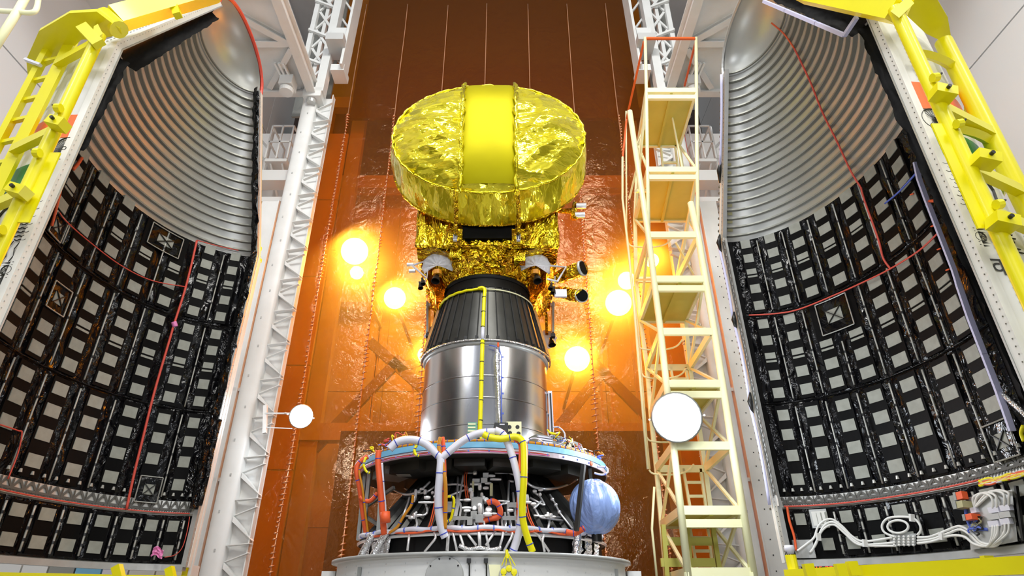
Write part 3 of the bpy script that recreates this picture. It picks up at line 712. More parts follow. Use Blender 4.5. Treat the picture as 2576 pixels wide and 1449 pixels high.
# tangle of little wires on the deck right and left
def loopwire(name, px, m, r, label, Y=5.85, parent=None):
    o = MB().tube(smooth_path([aY(x, y, Y) for x, y in px], 6), r, 6).build(name, m, parent, smooth=True)
    if not parent: tag(o, label, 'wire')
    return o
lw = thing('deck_edge_wiring', 'tangled thin red, yellow and white wires along the deck ends', 'wiring', cyl(50, 1.25, 1.41))
rnd = random.Random(11)
for (x0, x1, ya, yb) in ((1375, 1520, 1085, 1160), (925, 1010, 1090, 1145)):
    for k in range(26):
        x = rnd.uniform(x0, x1); f_ = (x-x0)/(x1-x0); f_ = f_ if x0 > 1200 else 1-f_
        y = ya+(yb-ya)*f_*.9+rnd.uniform(0, 22); Y = 5.95+.55*f_
        pts = [aY(x+rnd.uniform(-14, 14)+q_*3, y+rnd.uniform(-13, 10), Y) for q_ in range(4)]
        MB().tube(smooth_path(pts, 4), rnd.choice((.004, .006, .009)), 5).build('wire', rnd.choice(('red', 'ytape', 'hose', 'tie', 'tie', 'bluewire', 'amber', 'chrome')), lw, smooth=True)

# steel cylinder
sc = thing('steel_cylinder', 'brushed steel cylinder section above the blue-edged deck', 'cylinder', (X0, Y0, 1.4))
lat([(.762, 1.40), (.758, 1.74), (.762, 1.745), (.762, 1.752), (.757, 1.757), (.757, 2.03), (.762, 2.035), (.762, 2.042), (.755, 2.047), (.755, 2.28), (.762, 2.285), (.762, 2.293), (.752, 2.30), (.751, 2.67)], 128).build('shell', 'steel', sc, auto=25)
lat([(.752, 2.655), (.775, 2.66), (.78, 2.69), (.76, 2.70)], 96).build('top_ring', 'flange', sc, smooth=True)
MB().box(aY(1262, 1000, 6.27), (.01, .01, .01)).build('clip', 'bluewire', sc)
for y in (898, 950, 990, 1040): MB().box(aY(1265, y, 6.275), (.018, .012, .018)).build('clip', 'bluewire', sc)
MB().bar(aY(1383, 985, 6.95), aY(1388, 1088, 6.95), .05, .05).build('side_rail', 'hose', sc, label='slotted white rail')
MB().bar(aY(1384, 990, 6.92), aY(1389, 1088, 6.92), .016, .03).build('rail_slot', 'tie', sc)
# corrugated cone
CR = lambda z: .775-.245*(z-2.69)/1.0
cc = thing('corrugated_cone', 'dark corrugated cone joining the steel cylinder to the gold satellite', 'cone', (X0, Y0, 2.69))
lat([(CR(2.70), 2.70), (CR(3.2), 3.2), (CR(3.69), 3.69)], 96).build('skin', 'cone', cc, smooth=True)
for k in range(40):
    a = k*9+3
    MB().bar(cyl(a, CR(2.72)+.006, 2.72), cyl(a, CR(3.5)+.006, 3.5), .012, .018, (0, -1, 0)).build('ridge', 'cone_dk', cc)
    if abs((a+180) % 360-180) < 90: MB().box(cyl(a, CR(2.73)+.015, 2.735), (.032, .03, .045), Matrix.Rotation(math.radians(a), 3, 'Z')).build('foot_clip', 'tie', cc)
lat([(CR(3.66)+.02, 3.64), (CR(3.66)+.03, 3.66), (CR(3.69)+.03, 3.70), (CR(3.69), 3.71)], 96).build('clamp_ring', 'cone_dk', cc, smooth=True)
lat([(CR(3.5)+.008, 3.50), (CR(3.64)+.008, 3.64)], 96).build('upper_collar', 'cone_dk', cc, smooth=True)
MB().tube([cyl(a, CR(3.44)+.02, 3.45+.004*math.sin(a*.5)) for a in range(-100, 3, 4)], .016, 7).build('ring_cable', 'ytape', cc, smooth=True, label='yellow ring cable')
MB().tube([cyl(a, CR(3.44)+.016, 3.45) for a in range(0, 101, 4)], .008, 6).build('ring_cable', 'pale', cc, smooth=True, label='thin tan ring cable')
for s_ in (-1, 1):
    MB().bar(cyl(s_*80, CR(2.72)+.03, 2.72), cyl(s_*80, CR(3.4)+.03, 3.4), .03, .03, (0, -1, 0)).build('side_strip', 'amber', cc, label='amber side strip')
MB().tube([cyl(a, .80, 2.70) for a in range(-95, 96, 5)], .012, 6).build('joint_cable', 'silver', cc, smooth=True)

# yellow hose down the front
yh = thing('yellow_hose', 'yellow taped hose running down the cone and cylinder to the deck', 'hose', cyl(-1, .78, 1.45))
pp = [cyl(-8, CR(3.45)+.03, 3.455), cyl(-3, CR(3.45)+.035, 3.46), cyl(-.5, CR(3.42)+.035, 3.42)]+[cyl(-.9, CR(z)+.035, z) for z in (3.3, 3.1, 2.95, 2.86)]
MB().tube(smooth_path(pp, 5), .022, 8).build('upper_length', 'ytape', yh, smooth=True)
MB().tube([cyl(-.9, CR(2.86)+.035, 2.86), cyl(-1, CR(2.72)+.035, 2.70)], .022, 8).build('white_sleeve', 'hose', yh, smooth=True)
MB().tube([cyl(-1-.6*k/6, .79, 2.70-1.25*k/6) for k in range(7)], .024, 8).build('lower_length', 'ytape', yh, smooth=True)
for k in range(9): z = 1.55+k*.22; rr = .79 if z < 2.7 else CR(z)+.035; MB().tube([cyl(-1.1, rr, z), cyl(-1.1, rr, z+.008)], .026, 8).build('tie', 'tie', yh)
wt = thing('silver_taped_cable', 'silver taped cable with a blue line beside the yellow hose', 'cable', cyl(3.5, .78, 1.45))
MB().tube([aY(x, y, 6.26) for x, y in ((1254, 866), (1250, 900), (1252, 950), (1254, 1000), (1256, 1050), (1257, 1080))], [.018, .032, .026, .018, .02, .016], 7).build('tape', 'silver', wt, smooth=True)
MB().tube([aY(x, y, 6.25) for x, y in ((1230, 868), (1256, 874), (1262, 900), (1261, 1000), (1262, 1080))], .007, 6).build('blue_line', 'bluewire', wt, smooth=True)
MB().tube([aY(1253, 862, 6.22), aY(1253, 872, 6.22)], .012, 6).build('plug', 'orange', wt)

# hoses over the deck front
def hose(name, label, px, r, m, ties=None, off=.12, cat='hose', Yf=None, n_=7, extra=None):
    pts = [(onc(x, y, off) if Yf is None else aY(x, y, Yf)) for x, y in px]
    t = thing(name, label, cat, pts[-1])
    sp = smooth_path(pts, n_); MB().tube(sp, r, 8).build('hose', m, t, smooth=True)
    if ties:
        for k in range(ties, len(sp)-1, ties*2):
            d = (sp[k+1]-sp[k]).normalized()*.006; MB().tube([sp[k]-d, sp[k]+d], r*1.12, 8).build('tie', 'bluetie', t)
    return t
YH = 5.50
def yp(x, y):   # hoses stand off the deck edge, then fall back towards the skirt
    return YH if y < 1200 else YH+.12*(y-1200)/150
def hose2(name, label, px, r, m, ties=6, cat='hose', dY=0.):
    pts = [aY(x, y, yp(x, y)+dY) for x, y in px]; t = thing(name, label, cat, pts[-1]); sp = smooth_path(pts, 7)
    MB().tube(sp, r, 10).build('hose', m, t, smooth=True)
    for k in range(ties, len(sp)-1, ties*2):
        d = (sp[k+1]-sp[k]).normalized()*.004; MB().tube([sp[k]-d, sp[k]+d], r*1.1, 8).build('tie', 'bluetie', t)
    return t
hose2('white_hose', 'white hose arching over the left of the deck and down to the drum', [(980, 1130), (1000, 1112), (1035, 1106), (1070, 1116), (1096, 1140), (1108, 1153), (1107, 1190), (1103, 1240), (1104, 1290), (1112, 1330), (1120, 1352)], .036, 'hose')
hose2('white_hose', 'white hose rising from the tied fork to the top of the deck', [(1109, 1153), (1130, 1136), (1160, 1112), (1190, 1095), (1216, 1088), (1245, 1086)], .034, 'hose')
hose2('white_hose', 'white hose curving down the right side in front of the skirt', [(1245, 1082), (1266, 1094), (1283, 1130), (1295, 1170), (1306, 1220), (1311, 1270), (1309, 1320), (1300, 1360), (1290, 1388)], .034, 'hose')
hose2('yellow_hose', 'bright yellow hose bending over the deck edge and down to the drum', [(1216, 1092), (1232, 1100), (1262, 1104), (1295, 1099), (1312, 1108), (1318, 1130), (1318, 1200), (1314, 1270), (1316, 1310), (1326, 1350), (1340, 1388)], .031, 'ytape', dY=-.04)
for dx, lb in ((-9, 'thin red cable left of the yellow hose on the deck front'), (7, 'thin red cable right of the yellow hose on the deck front')):
    hose2('red_cable', lb, [(1300+dx, 1104), (1316+dx, 1118), (1317+dx, 1160), (1316+dx, 1210), (1312+dx, 1262), (1313+dx, 1320)], .014, 'orange', cat='cable')
hose2('red_cable', 'orange-red cable bundle beside the left white hose', [(1113, 1100), (1116, 1130), (1118, 1200), (1116, 1260), (1116, 1320), (1112, 1345)], .020, 'orange', cat='cable', dY=.03)
hose2('yellow_cable', 'yellow cable bundle right of the left white hose', [(1108, 1100), (1104, 1125), (1112, 1160), (1120, 1210), (1121, 1270), (1119, 1330)], .018, 'amber', cat='cable', dY=-.01)
hose2('red_cable', 'orange-red sleeved cable dropping from the deck left of the white hoses', [(953, 1134), (951, 1160), (956, 1220), (962, 1290), (966, 1345)], .028, 'orange', cat='cable', dY=.25)
hose2('blue_wire', 'thin blue cable behind the orange-red sleeved cable at left', [(960, 1165), (964, 1220), (969, 1280), (972, 1330)], .013, 'hose', cat='cable', dY=.27)
MB_ = MB().tube([aY(969, 1288, 5.75), aY(970, 1315, 5.75)], .045, 10).build('red_sleeve', 'orange', None, smooth=True); tag(MB_, 'thick orange-red tape sleeve low on the left cables', 'sleeve')
hose2('red_cable', 'orange-red cable bundle hanging at the far left end of the deck', [(925, 1148), (903, 1165), (897, 1185), (905, 1230), (913, 1290), (922, 1345)], .026, 'orange', cat='cable', dY=.75)
hose2('yellow_cable', 'thin orange-yellow cable beside the far left red bundle', [(916, 1170), (904, 1185), (912, 1230), (919, 1290), (927, 1350)], .011, 'amber', cat='cable', dY=.7)
hose2('yellow_cable', 'yellow cable loop hooked over the blue band at left', [(1049, 1120), (1043, 1130), (1045, 1142), (1054, 1147)], .013, 'ytape', cat='cable')
hose2('yellow_cable', 'yellow cable loop at the far left deck end', [(921, 1150), (915, 1168), (921, 1185), (930, 1190)], .012, 'ytape', cat='cable', dY=.5)
hose2('white_cable', 'white cable loop at the right end of the deck', [(1503, 1174), (1525, 1176), (1528, 1188), (1515, 1194), (1495, 1190)], .01, 'hose', cat='cable', dY=.7)
hose2('white_cable', 'thin white cable hooked over the right deck edge', [(1322, 1115), (1335, 1104), (1352, 1104), (1374, 1118)], .007, 'hose', cat='cable', dY=.1)
hose2('white_cable', 'white loop cable around the black connectors on the deck', [(1392, 1075), (1406, 1075), (1420, 1090), (1417, 1112), (1400, 1120)], .007, 'hose', cat='cable', dY=.3)
hose2('red_cable', 'red cable crossing under the deck at left', [(905, 1250), (920, 1260), (935, 1258), (950, 1240)], .022, 'orange', cat='cable', dY=.72)

def pipe(px, r=.0115, m='chrome', off=.06, parent=None, nm='pipe', sm=True):
    pts = [onc(x, y, off) for x, y in px]
    if sm:
        q_ = [pts[0]]
        for i in range(1, len(pts)-1):
            a, b, c_ = pts[i-1], pts[i], pts[i+1]
            l1 = min(.03, (b-a).length*.4); l2 = min(.03, (c_-b).length*.4)
            q_ += [b+(a-b).normalized()*l1, b*.5+(b+(a-b).normalized()*l1)*.25+(b+(c_-b).normalized()*l2)*.25, b+(c_-b).normalized()*l2]
        q_.append(pts[-1]); pts = q_
    return MB().tube(pts, r, 7).build(nm, m, parent, smooth=True)
pm = thing('pipework', 'bright metal propellant pipes fanned across the front of the black skirt', 'pipework', onc(1210, 1385))
for q_ in ([(1152, 1200), (1150, 1262), (1143, 1300), (1128, 1325), (1124, 1385)], [(1186, 1290), (1150, 1262)][:0] or [(1163, 1165), (1166, 1195), (1148, 1300), (1130, 1335), (1126, 1386)],
           [(1140, 1265), (1158, 1263), (1160, 1280), (1152, 1330), (1162, 1360), (1170, 1386)], [(1145, 1258), (1168, 1258)], [(1172, 1290), (1166, 1330), (1198, 1372)],
           [(1143, 1300), (1138, 1335), (1150, 1386)], [(1250, 1330), (1222, 1372)], [(1252, 1300), (1253, 1330), (1250, 1332)], [(1246, 1262), (1256, 1260), (1282, 1262)],
           [(1258, 1282), (1259, 1268), (1275, 1266)], [(1262, 1300), (1266, 1345), (1254, 1386)], [(1280, 1210), (1277, 1285), (1290, 1345), (1268, 1386)], [(1292, 1212), (1280, 1210)],
           [(1270, 1290), (1273, 1340)], [(1290, 1240), (1300, 1330), (1284, 1386)], [(1212, 1245), (1218, 1320), (1231, 1386)], [(1192, 1290), (1193, 1320), (1207, 1340), (1208, 1375)],
           [(1122, 1220), (1145, 1218), (1166, 1221), (1177, 1228)], [(1128, 1248), (1177, 1230)], [(1167, 1195), (1168, 1175), (1180, 1171), (1206, 1170), (1250, 1176), (1300, 1198)],
           [(1200, 1300), (1204, 1340), (1206, 1372)], [(1170, 1386), (1206, 1376), (1240, 1386)], [(1160, 1190), (1190, 1190)], [(1245, 1190), (1278, 1190)],
           [(1092, 1340), (1098, 1352), (1068, 1388)], [(1025, 1385), (1030, 1345)], [(1325, 1335), (1348, 1338), (1382, 1388)], [(1368, 1345), (1364, 1360), (1370, 1388)],
           [(1034, 1236), (1027, 1264), (1014, 1298)], [(1070, 1265), (1076, 1285), (1072, 1295), (1040, 1300), (1016, 1298)], [(1044, 1296), (1050, 1318), (1046, 1335)],
           [(1333, 1252), (1362, 1268), (1371, 1272), (1358, 1248), (1342, 1238)], [(1340, 1270), (1358, 1302), (1416, 1310)], [(1343, 1297), (1410, 1302)], [(1343, 1280), (1360, 1262)], [(1383, 1310), (1378, 1333)],
           [(1018, 1228), (1045, 1243), (1075, 1238), (1100, 1220)]):
    pipe(q_, parent=pm)
p_ = [onc(x, y, .1) for x, y in ((1383, 1244), (1397, 1268), (1408, 1290), (1420, 1305), (1440, 1330))]
MB().tube(p_, .01, 7).build('pipe', 'chrome', pm, smooth=True)
for x, y in ((1389, 1256), (1398, 1270), (1407, 1288)): MB().sphere(onc(x, y, .1), .02, 6).build('fitting', 'chrome', pm, smooth=True)
MB().tube(smooth_path([onc(x, y, .12) for x, y in ((1155, 1372), (1180, 1382), (1206, 1378), (1235, 1383), (1260, 1378))], 5), .018, 7).build('manifold', 'silver', pm, smooth=True)
MB().tube(smooth_path([onc(x, y, .1) for x, y in ((985, 1228), (1010, 1242), (1035, 1243), (1060, 1232), (1082, 1212))], 6), .012, 7).build('pipe', 'chrome', pm, smooth=True)
MB().tube(smooth_path([onc(x, y, .1) for x, y in ((1320, 1210), (1345, 1226), (1385, 1230), (1425, 1220), (1452, 1205))], 6), .014, 7).build('pipe', 'chrome', pm, smooth=True)
def valve(name, label, items, c):
    t = thing(name, label, 'valve', onc(*c))
    for k, it in enumerate(items):
        x, y, w_, h_, kind = it; p = onc(x, y, .13); s_ = 1/1508.8*5.9
        if kind == 'c': MB().lathe([(.001, w_*s_*.5), (w_*s_*.38, w_*s_*.5), (w_*s_*.5, w_*s_*.35), (w_*s_*.5, -w_*s_*.6)], p, 14, mtx=Vector((.1, -1, .25)).to_track_quat('Z', 'Y').to_matrix()).build('cap', 'chrome', t, auto=30)
        elif kind == 'h': MB().tube([p-Vector((w_*s_/2, 0, 0)), p-Vector((w_*s_/6, 0, 0)), p+Vector((w_*s_/6, 0, 0)), p+Vector((w_*s_/2, 0, 0))], [h_*s_*.35, h_*s_*.5, h_*s_*.5, h_*s_*.35], 8).build('barrel', 'chrome', t, auto=30)
        elif kind == 'v': MB().tube([p-Vector((0, 0, h_*s_/2)), p-Vector((0, 0, h_*s_/6)), p+Vector((0, 0, h_*s_/6)), p+Vector((0, 0, h_*s_/2))], [w_*s_*.35, w_*s_*.5, w_*s_*.5, w_*s_*.35], 8).build('barrel', 'chrome', t, auto=30)
        elif kind == 'b': MB().box(p, (w_*s_, .05, h_*s_), Matrix.Rotation(.3, 3, 'X')).build('block', 'flange', t)
        elif kind == 'y': MB().box(p, (w_*s_, .02, h_*s_)).build('bracket', 'olive', t)
    return t
valve('valve_cluster', 'central cluster of bright round valves on the black skirt', [(1184, 1234, 12, 12, 'c'), (1187, 1248, 10, 22, 'v'), (1176, 1258, 16, 8, 'h'), (1201, 1256, 11, 11, 'c'), (1216, 1254, 11, 11, 'c'), (1223, 1259, 13, 13, 'c'), (1206, 1272, 11, 11, 'c'), (1200, 1265, 26, 26, 'b'), (1174, 1278, 22, 8, 'h'), (1175, 1285, 16, 7, 'h'), (1208, 1284, 12, 22, 'v'), (1192, 1296, 14, 16, 'b'), (1206, 1304, 18, 16, 'b'), (1182, 1310, 12, 16, 'b'), (1229, 1284, 16, 18, 'c'), (1226, 1294, 20, 12, 'h'), (1243, 1292, 12, 5, 'h'), (1193, 1280, 12, 12, 'c'), (1212, 1245, 8, 10, 'v')], (1203, 1300))
valve('valve_cluster', 'upper dim valve cluster just beneath the deck centre', [(1200, 1178, 24, 12, 'b'), (1216, 1180, 14, 14, 'v'), (1195, 1190, 12, 10, 'v'), (1222, 1195, 14, 12, 'b'), (1236, 1197, 20, 8, 'h'), (1247, 1206, 28, 7, 'h'), (1198, 1208, 18, 8, 'b'), (1218, 1208, 16, 12, 'b'), (1197, 1218, 28, 8, 'h'), (1228, 1216, 16, 7, 'h'), (1207, 1226, 10, 14, 'v'), (1190, 1224, 5, 26, 'y'), (1236, 1232, 7, 30, 'y'), (1222, 1228, 14, 8, 'h')], (1210, 1230))
valve('valve_cluster', 'left cluster of small pipe valves on the black skirt', [(1045, 1245, 9, 26, 'v'), (1052, 1238, 12, 9, 'h'), (1070, 1238, 10, 12, 'v'), (1075, 1252, 16, 10, 'h'), (1073, 1264, 40, 6, 'h'), (1042, 1256, 8, 14, 'v'), (1062, 1230, 12, 7, 'h'), (1088, 1240, 8, 8, 'c'), (1094, 1250, 8, 8, 'c')], (1060, 1262))
valve('valve_cluster', 'small pipe tee low on the left of the skirt', [(1042, 1298, 10, 14, 'v'), (1034, 1302, 12, 9, 'h'), (1055, 1296, 14, 6, 'h'), (1047, 1290, 6, 8, 'c')], (1043, 1305))
valve('valve_cluster', 'right cluster of small pipe valves on the black skirt', [(1326, 1256, 10, 22, 'v'), (1330, 1264, 14, 8, 'h'), (1342, 1268, 14, 9, 'h'), (1345, 1236, 10, 9, 'h'), (1358, 1244, 9, 8, 'v'), (1360, 1232, 12, 8, 'h'), (1318, 1282, 14, 12, 'b')], (1335, 1270))
valve('valve_cluster', 'small brass-toned valve low on the right of the skirt', [(1376, 1298, 12, 9, 'h'), (1386, 1298, 10, 12, 'v'), (1378, 1292, 7, 8, 'c'), (1392, 1300, 12, 6, 'h')], (1380, 1305))
valve('connector_rack', 'grey connector rack beneath the valve clusters', [(1156, 1303, 36, 6, 'b'), (1284, 1303, 34, 7, 'b'), (1284, 1284, 14, 8, 'h'), (1290, 1270, 20, 10, 'b'), (1130, 1275, 12, 22, 'b')], (1156, 1306))
hose2('red_cable', 'orange-red cable looping right of the central valves', [(1226, 1266), (1238, 1261), (1250, 1266), (1257, 1278), (1258, 1292), (1250, 1302), (1230, 1306), (1214, 1314), (1210, 1326)], .026, 'orange', cat='cable', dY=.22)
for q_, lb in (([(1178, 1172), (1171, 1200), (1173, 1230), (1176, 1252)], 'thin red wires left of the upper valves'), ([(1096, 1250), (1094, 1275), (1086, 1310), (1080, 1330)], 'red wires slanting down the skirt at left'), ([(1322, 1250), (1328, 1290), (1340, 1320), (1350, 1336)], 'red wires slanting down the skirt at right')):
    t = thing('red_wires', lb, 'wire', onc(*q_[-1]))
    for dx in (-3, 2): MB().tube(smooth_path([onc(x+dx, y, .1) for x, y in q_], 5), .006, 6).build('wire', 'orange', t, smooth=True)
hose2('yellow_cable', 'yellow cable loop right of the left white hose', [(1122, 1250), (1138, 1250), (1142, 1262), (1138, 1290), (1132, 1308), (1120, 1312)], .012, 'ytape', cat='cable', dY=.12)
hose2('yellow_cable', 'yellow and orange cable slanting from the left valves down to the ring', [(1039, 1245), (1035, 1270), (1015, 1300), (1000, 1325), (980, 1340)], .013, 'amber', cat='cable', dY=.3)
hose2('red_cable', 'short orange-red branching cable under the blue ball', [(1424, 1338), (1445, 1342), (1460, 1334), (1470, 1328)], .026, 'orange', cat='cable', dY=.25)
# ring bundle over base band
rb = thing('ring_bundle', 'white and lilac cable bundle circling the foot of the black skirt', 'cable bundle', cyl(0, 1.34, .62))
MB().tube([cyl(a, 1.345+.006*math.sin(a*.7), .648+.006*math.sin(a*.4)) for a in range(-64, 66, 2)], .022, 8).build('bundle', 'hose', rb, smooth=True)
MB().tube([cyl(a, 1.352+.008*math.sin(a*.9), .625+.008*math.sin(a*.3)) for a in range(-50, 40, 2)], .010, 6).build('red_strand', 'orange', rb, smooth=True)
for a in range(-60, 62, 6): MB().tube([cyl(a, 1.345, .648), cyl(a+.5, 1.345, .648)], .025, 8).build('tie', 'bluewire', rb)
for k, a in enumerate((-50, -41, 41)):
    t = tag(MB().tube(smooth_path([cyl(a+2, 1.36, .64), cyl(a+1, 1.38, .58), cyl(a-1, 1.40, .50), cyl(a-2, 1.42, .43)], 5), .035, 7).build('foil_wrapped_leg', 'silver', None, smooth=True), ['crumpled silver foil-wrapped leg, leftmost below the deck', 'silver foil-wrapped leg just right of the leftmost one', 'silver foil-wrapped leg below the short red branching cable'][k], 'pipe')

# blue-wrapped ball
bl = thing('blue_wrapped_ball', 'round gas bottle wrapped in pleated light blue plastic on the right', 'gas bottle', aY(1497, 1338, 6.1))
bcen = aY(1497, 1274, 6.15); br_ = 64/1508.8*(bcen.y*CS+bcen.z*SN)
def bf(u, v):
    a = 2*PI*u; b = PI*v; f_ = math.sin(b)**.92
    pl_ = .028*math.sin(b)*abs(math.sin(a*9+1.3*math.sin(3*a)))*(.15+1.1*max(0, 1-v*1.5))
    n_ = .05*noise.noise(Vector((math.cos(a)*1.6, math.sin(a)*1.6, v*2.2)))
    r = br_*(1+n_)-pl_*.7
    return bcen+Vector((r*f_*math.cos(a)*1.0, r*f_*math.sin(a), r*1.02*math.cos(b)))
MB().grid(bf, 120, 48).build('wrapping', 'wrap', bl, smooth=True)
MB().lathe([(.001, .0), (.05, .0), (.05, .08), (.03, .12)], bcen-Vector((0, -.02, br_+.07)), 16).build('base_fitting', 'nozzle', bl)
MB().tube([bcen-Vector((.1, 0, br_)), bcen-Vector((.25, -.1, br_+.12))], .02, 6).build('strap', 'nozzle', bl)

# ------------------------------------------------------------------ satellite
XS = -.25
sat = thing('satellite', 'gold-foil satellite with a large folded dish on top of the dark cone', 'satellite', (XS, 7.1, 3.7))
bx0, bx1, by0, by1, bz0, bz1 = XS-.878, XS+.878, 6.3, 8.0, 3.97, 6.2
def face(fn, nm, m, nu=30, nv=30, lab_=None): return MB().grid(fn, nu, nv).build(nm, m, sat, smooth=True, label=lab_)
def crk(p, a=.02, f_=4.): return a*noise.noise(p*f_)+a*.6*noise.ridged_multi_fractal(p*f_*.8, 1, 2, 2, 1, 2)
def L3(a, b, t): return a+(b-a)*t
face(lambda u, v: Vector((L3(bx0, bx1, u), by0-crk(Vector((u*2, v, 1)), .02, 5), L3(bz0, bz1, v))), 'front_panel', 'gold_side', 40, 40)
for sx, X in ((0, bx0), (1, bx1)):
    face(lambda u, v: Vector((X+(-1)**(1-sx)*crk(Vector((u*2, v, sx+4)), .015, 4), L3(by0, by1, u), L3(bz0, bz1, v))), 'side_panel', 'gold_side', 30, 30)
face(lambda u, v: Vector((L3(bx0, bx1, u), by1, L3(bz0, bz1, v))), 'back_panel', 'gold_side', 4, 4)
face(lambda u, v: Vector((L3(bx0, bx1, u), L3(by0, by1, v), bz1)), 'top_panel', 'gold_side', 4, 4)
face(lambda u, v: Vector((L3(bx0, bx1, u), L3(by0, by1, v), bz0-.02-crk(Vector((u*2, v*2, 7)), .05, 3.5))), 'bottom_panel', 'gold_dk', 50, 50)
for X in (bx0, bx1): MB().tube([Vector((X, by0, L3(bz0, bz1, k/12)+0))+Vector((.008*math.sin(k*2), 0, 0)) for k in range(13)], .02, 6).build('edge_bead', 'gold_dk', sat, smooth=True)
MB().tube([Vector((L3(bx0, bx1, k/16), by0-.01+.01*math.sin(k*3), bz0-.01)) for k in range(17)], .022, 6).build('edge_bead', 'gold_dk', sat, smooth=True)
# foil collar around the cone top
def collar(u, v):
    a = 2*PI*u; r = L3(.56, .80, v)+.05*noise.noise(Vector((math.cos(a)*3, math.sin(a)*3, v*3)))*v; z = L3(3.70, 3.97, v)+.035*noise.noise(Vector((math.cos(a)*5, math.sin(a)*5, v*5+3)))
    return Vector((X0+r*math.cos(a), Y0+r*math.sin(a), z))
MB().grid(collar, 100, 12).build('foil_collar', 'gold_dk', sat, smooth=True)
MB().lathe([(.54, 3.685), (.575, 3.69), (.575, 3.72), (.54, 3.725)], (X0, Y0, 0), 64).build('clamp_band', 'gold_dk', sat, smooth=True)
# front recess between the brackets
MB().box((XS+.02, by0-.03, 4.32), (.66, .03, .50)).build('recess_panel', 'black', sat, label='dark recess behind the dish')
for s_, X in ((-1, aY(1146, 600, 6.2).x), (1, aY(1305, 605, 6.2).x)):
    p = aY(1146 if s_ < 0 else 1304, 592, 6.15)
    MB().box(p+Vector((0, .06, -.01)), (.16, .10, .22)).build('hinge_block', 'gold_dk', sat)
    MB().bar(p+Vector((0, -.02, .07)), p+Vector((0, -.02, -.09)), .045, .04).build('hinge_bracket', 'hose', sat, label='white hinge bracket')
    for dx in (-.012, .012): MB().box(p+Vector((dx, -.045, -.05)), (.012, .01, .06)).build('hinge_slot', 'tie', sat)
    MB().box(aY(1147 if s_ < 0 else 1307, 640 if s_ < 0 else 648, 6.36), (.14, .12, .16)).build('foil_box', 'gold_side', sat)
# dish
XD = -.235
dish = thing('dish_antenna', 'big rounded gold-foil dish folded over the front of the satellite', 'antenna', (XD, 5.9, 4.3))
def outline(a, A, B, zc, Y, n_=2.08):
    c_, s_ = math.cos(a), math.sin(a)
    k = (abs(c_)**n_+abs(s_)**n_)**(-1/n_)
    return Vector((XD+A*k*c_, Y, zc+B*k*s_))
def facefn(u, v, side=None):
    a = 2*PI*u; p = outline(a, 1.215*v, .885*v, 5.31, 0)
    wob = 1+.012*math.sin(11*a)*v**6+.01*noise.noise(Vector((a*3, 0, 1)))*v**4
    x = XD+(p.x-XD)*wob; z = 5.31+(p.z-5.31)*wob
    bulge = .20*v**3.2
    mid = abs(x-XD-.01) < .325
    q_ = Vector((x*1.0, z*1.0, 2))
    if mid: cr = .006*noise.noise(q_*3)
    else: sg_ = 1 if x > XD else -1; cr = .075*noise.noise(Vector((x*1.3+z*1.0*sg_, z*2.2-(x-XD)*sg_*1.6, 5)))+.045*noise.ridged_multi_fractal(Vector((x*1.6+z*1.1*(1 if x > XD else -1), z*3.4-abs(x)*2, 1)), 1, 2, 3, 1, 2)
    return Vector((x, 5.60+bulge-cr*(1-v**8), z))
for s_, mt_n in ((0, 'goldR'), (1, 'goldL')): MB().grid(lambda u, v: facefn(u*.5-.25+.5*s_, v), 110, 80).build('dish_lobe', mt_n, dish, smooth=True)
# flat central panel
def cp_(u, v):
    x = XD+.005+L3(-.318, .318, u); z = L3(4.50, 6.165, v); w_ = abs(u-.5)*2
    return Vector((x, 5.575+.20*(abs(z-5.31)/.885)**3.2-.004*noise.noise(Vector((x*5, z*3, 1)))+.02*w_**6, z))
MB().grid(cp_, 24, 60).build('central_panel', 'gold_flat', dish, smooth=True, label='smooth duller gold central panel')
for s_ in (-1, 1):
    pts = []
    for k in range(26):
        z = L3(4.40, 6.2, k/25); pts.append(Vector((XD+.005+s_*(.335+.012*math.sin(k*2.3)), 5.56+.20*(abs(z-5.31)/.885)**3.2+.012*math.sin(k*3.1), z+.01*math.sin(k*5))))
    MB().tube(pts, [.024+.012*math.sin(k*1.7) for k in range(26)], 8).build('seam_rib', 'gold', dish, smooth=True, label='crumpled gold foil seam')
    a_ = aY(1146 if s_ < 0 else 1302, 478, 5.58); b_ = aY(1146 if s_ < 0 else 1303, 590, 6.12)
    MB().tube([a_, a_*.5+b_*.5+Vector((.01, -.02, 0)), b_], .028, 8).build('support_arm', 'gold_dk', dish, smooth=True)
def sidefn(u, v):
    a = 2*PI*u
    p = outline(a, L3(1.215, 1.265, v), L3(.885, .955, v), L3(5.31, 5.18, v), L3(5.80, 6.22, v))
    cr = .03*noise.noise(Vector((math.cos(a)*4, math.sin(a)*4, v*1.2)))+.02*noise.ridged_multi_fractal(Vector((math.cos(a)*5, math.sin(a)*5, v*.8)), 1, 2, 2, 1, 2)
    d = Vector((p.x-XD, 0, p.z-5.25)).normalized(); return p+d*(cr*math.sin(PI*v))
MB().grid(sidefn, 180, 16).build('dish_side', 'goldS', dish, smooth=True)
MB().grid(lambda u, v: Vector((lambda p: (XD+(p.x-XD)*v, 6.22-.08*(1-v), 5.18+(p.z-5.18)*v))(outline(2*PI*u, 1.265, .955, 5.18, 6.22))), 64, 4).build('dish_back', 'gold_dk', dish, smooth=True)
MB().tube([outline(2*PI*k/90, 1.26, .955, 5.18, 6.22)+Vector((0, 0, .006*math.sin(k*2.7))) for k in range(90)], .015, 6, closed=True).build('back_edge', 'gold_dk', dish, smooth=True)
MB().tube([outline(2*PI*k/120, 1.22*(1+.008*math.sin(k*1.9)), .89*(1+.008*math.sin(k*1.3)), 5.31, 5.80) for k in range(120)], [.008+.012*abs(math.sin(k*1.4)) for k in range(120)], 6, closed=True).build('front_edge', 'gold', dish, smooth=True)

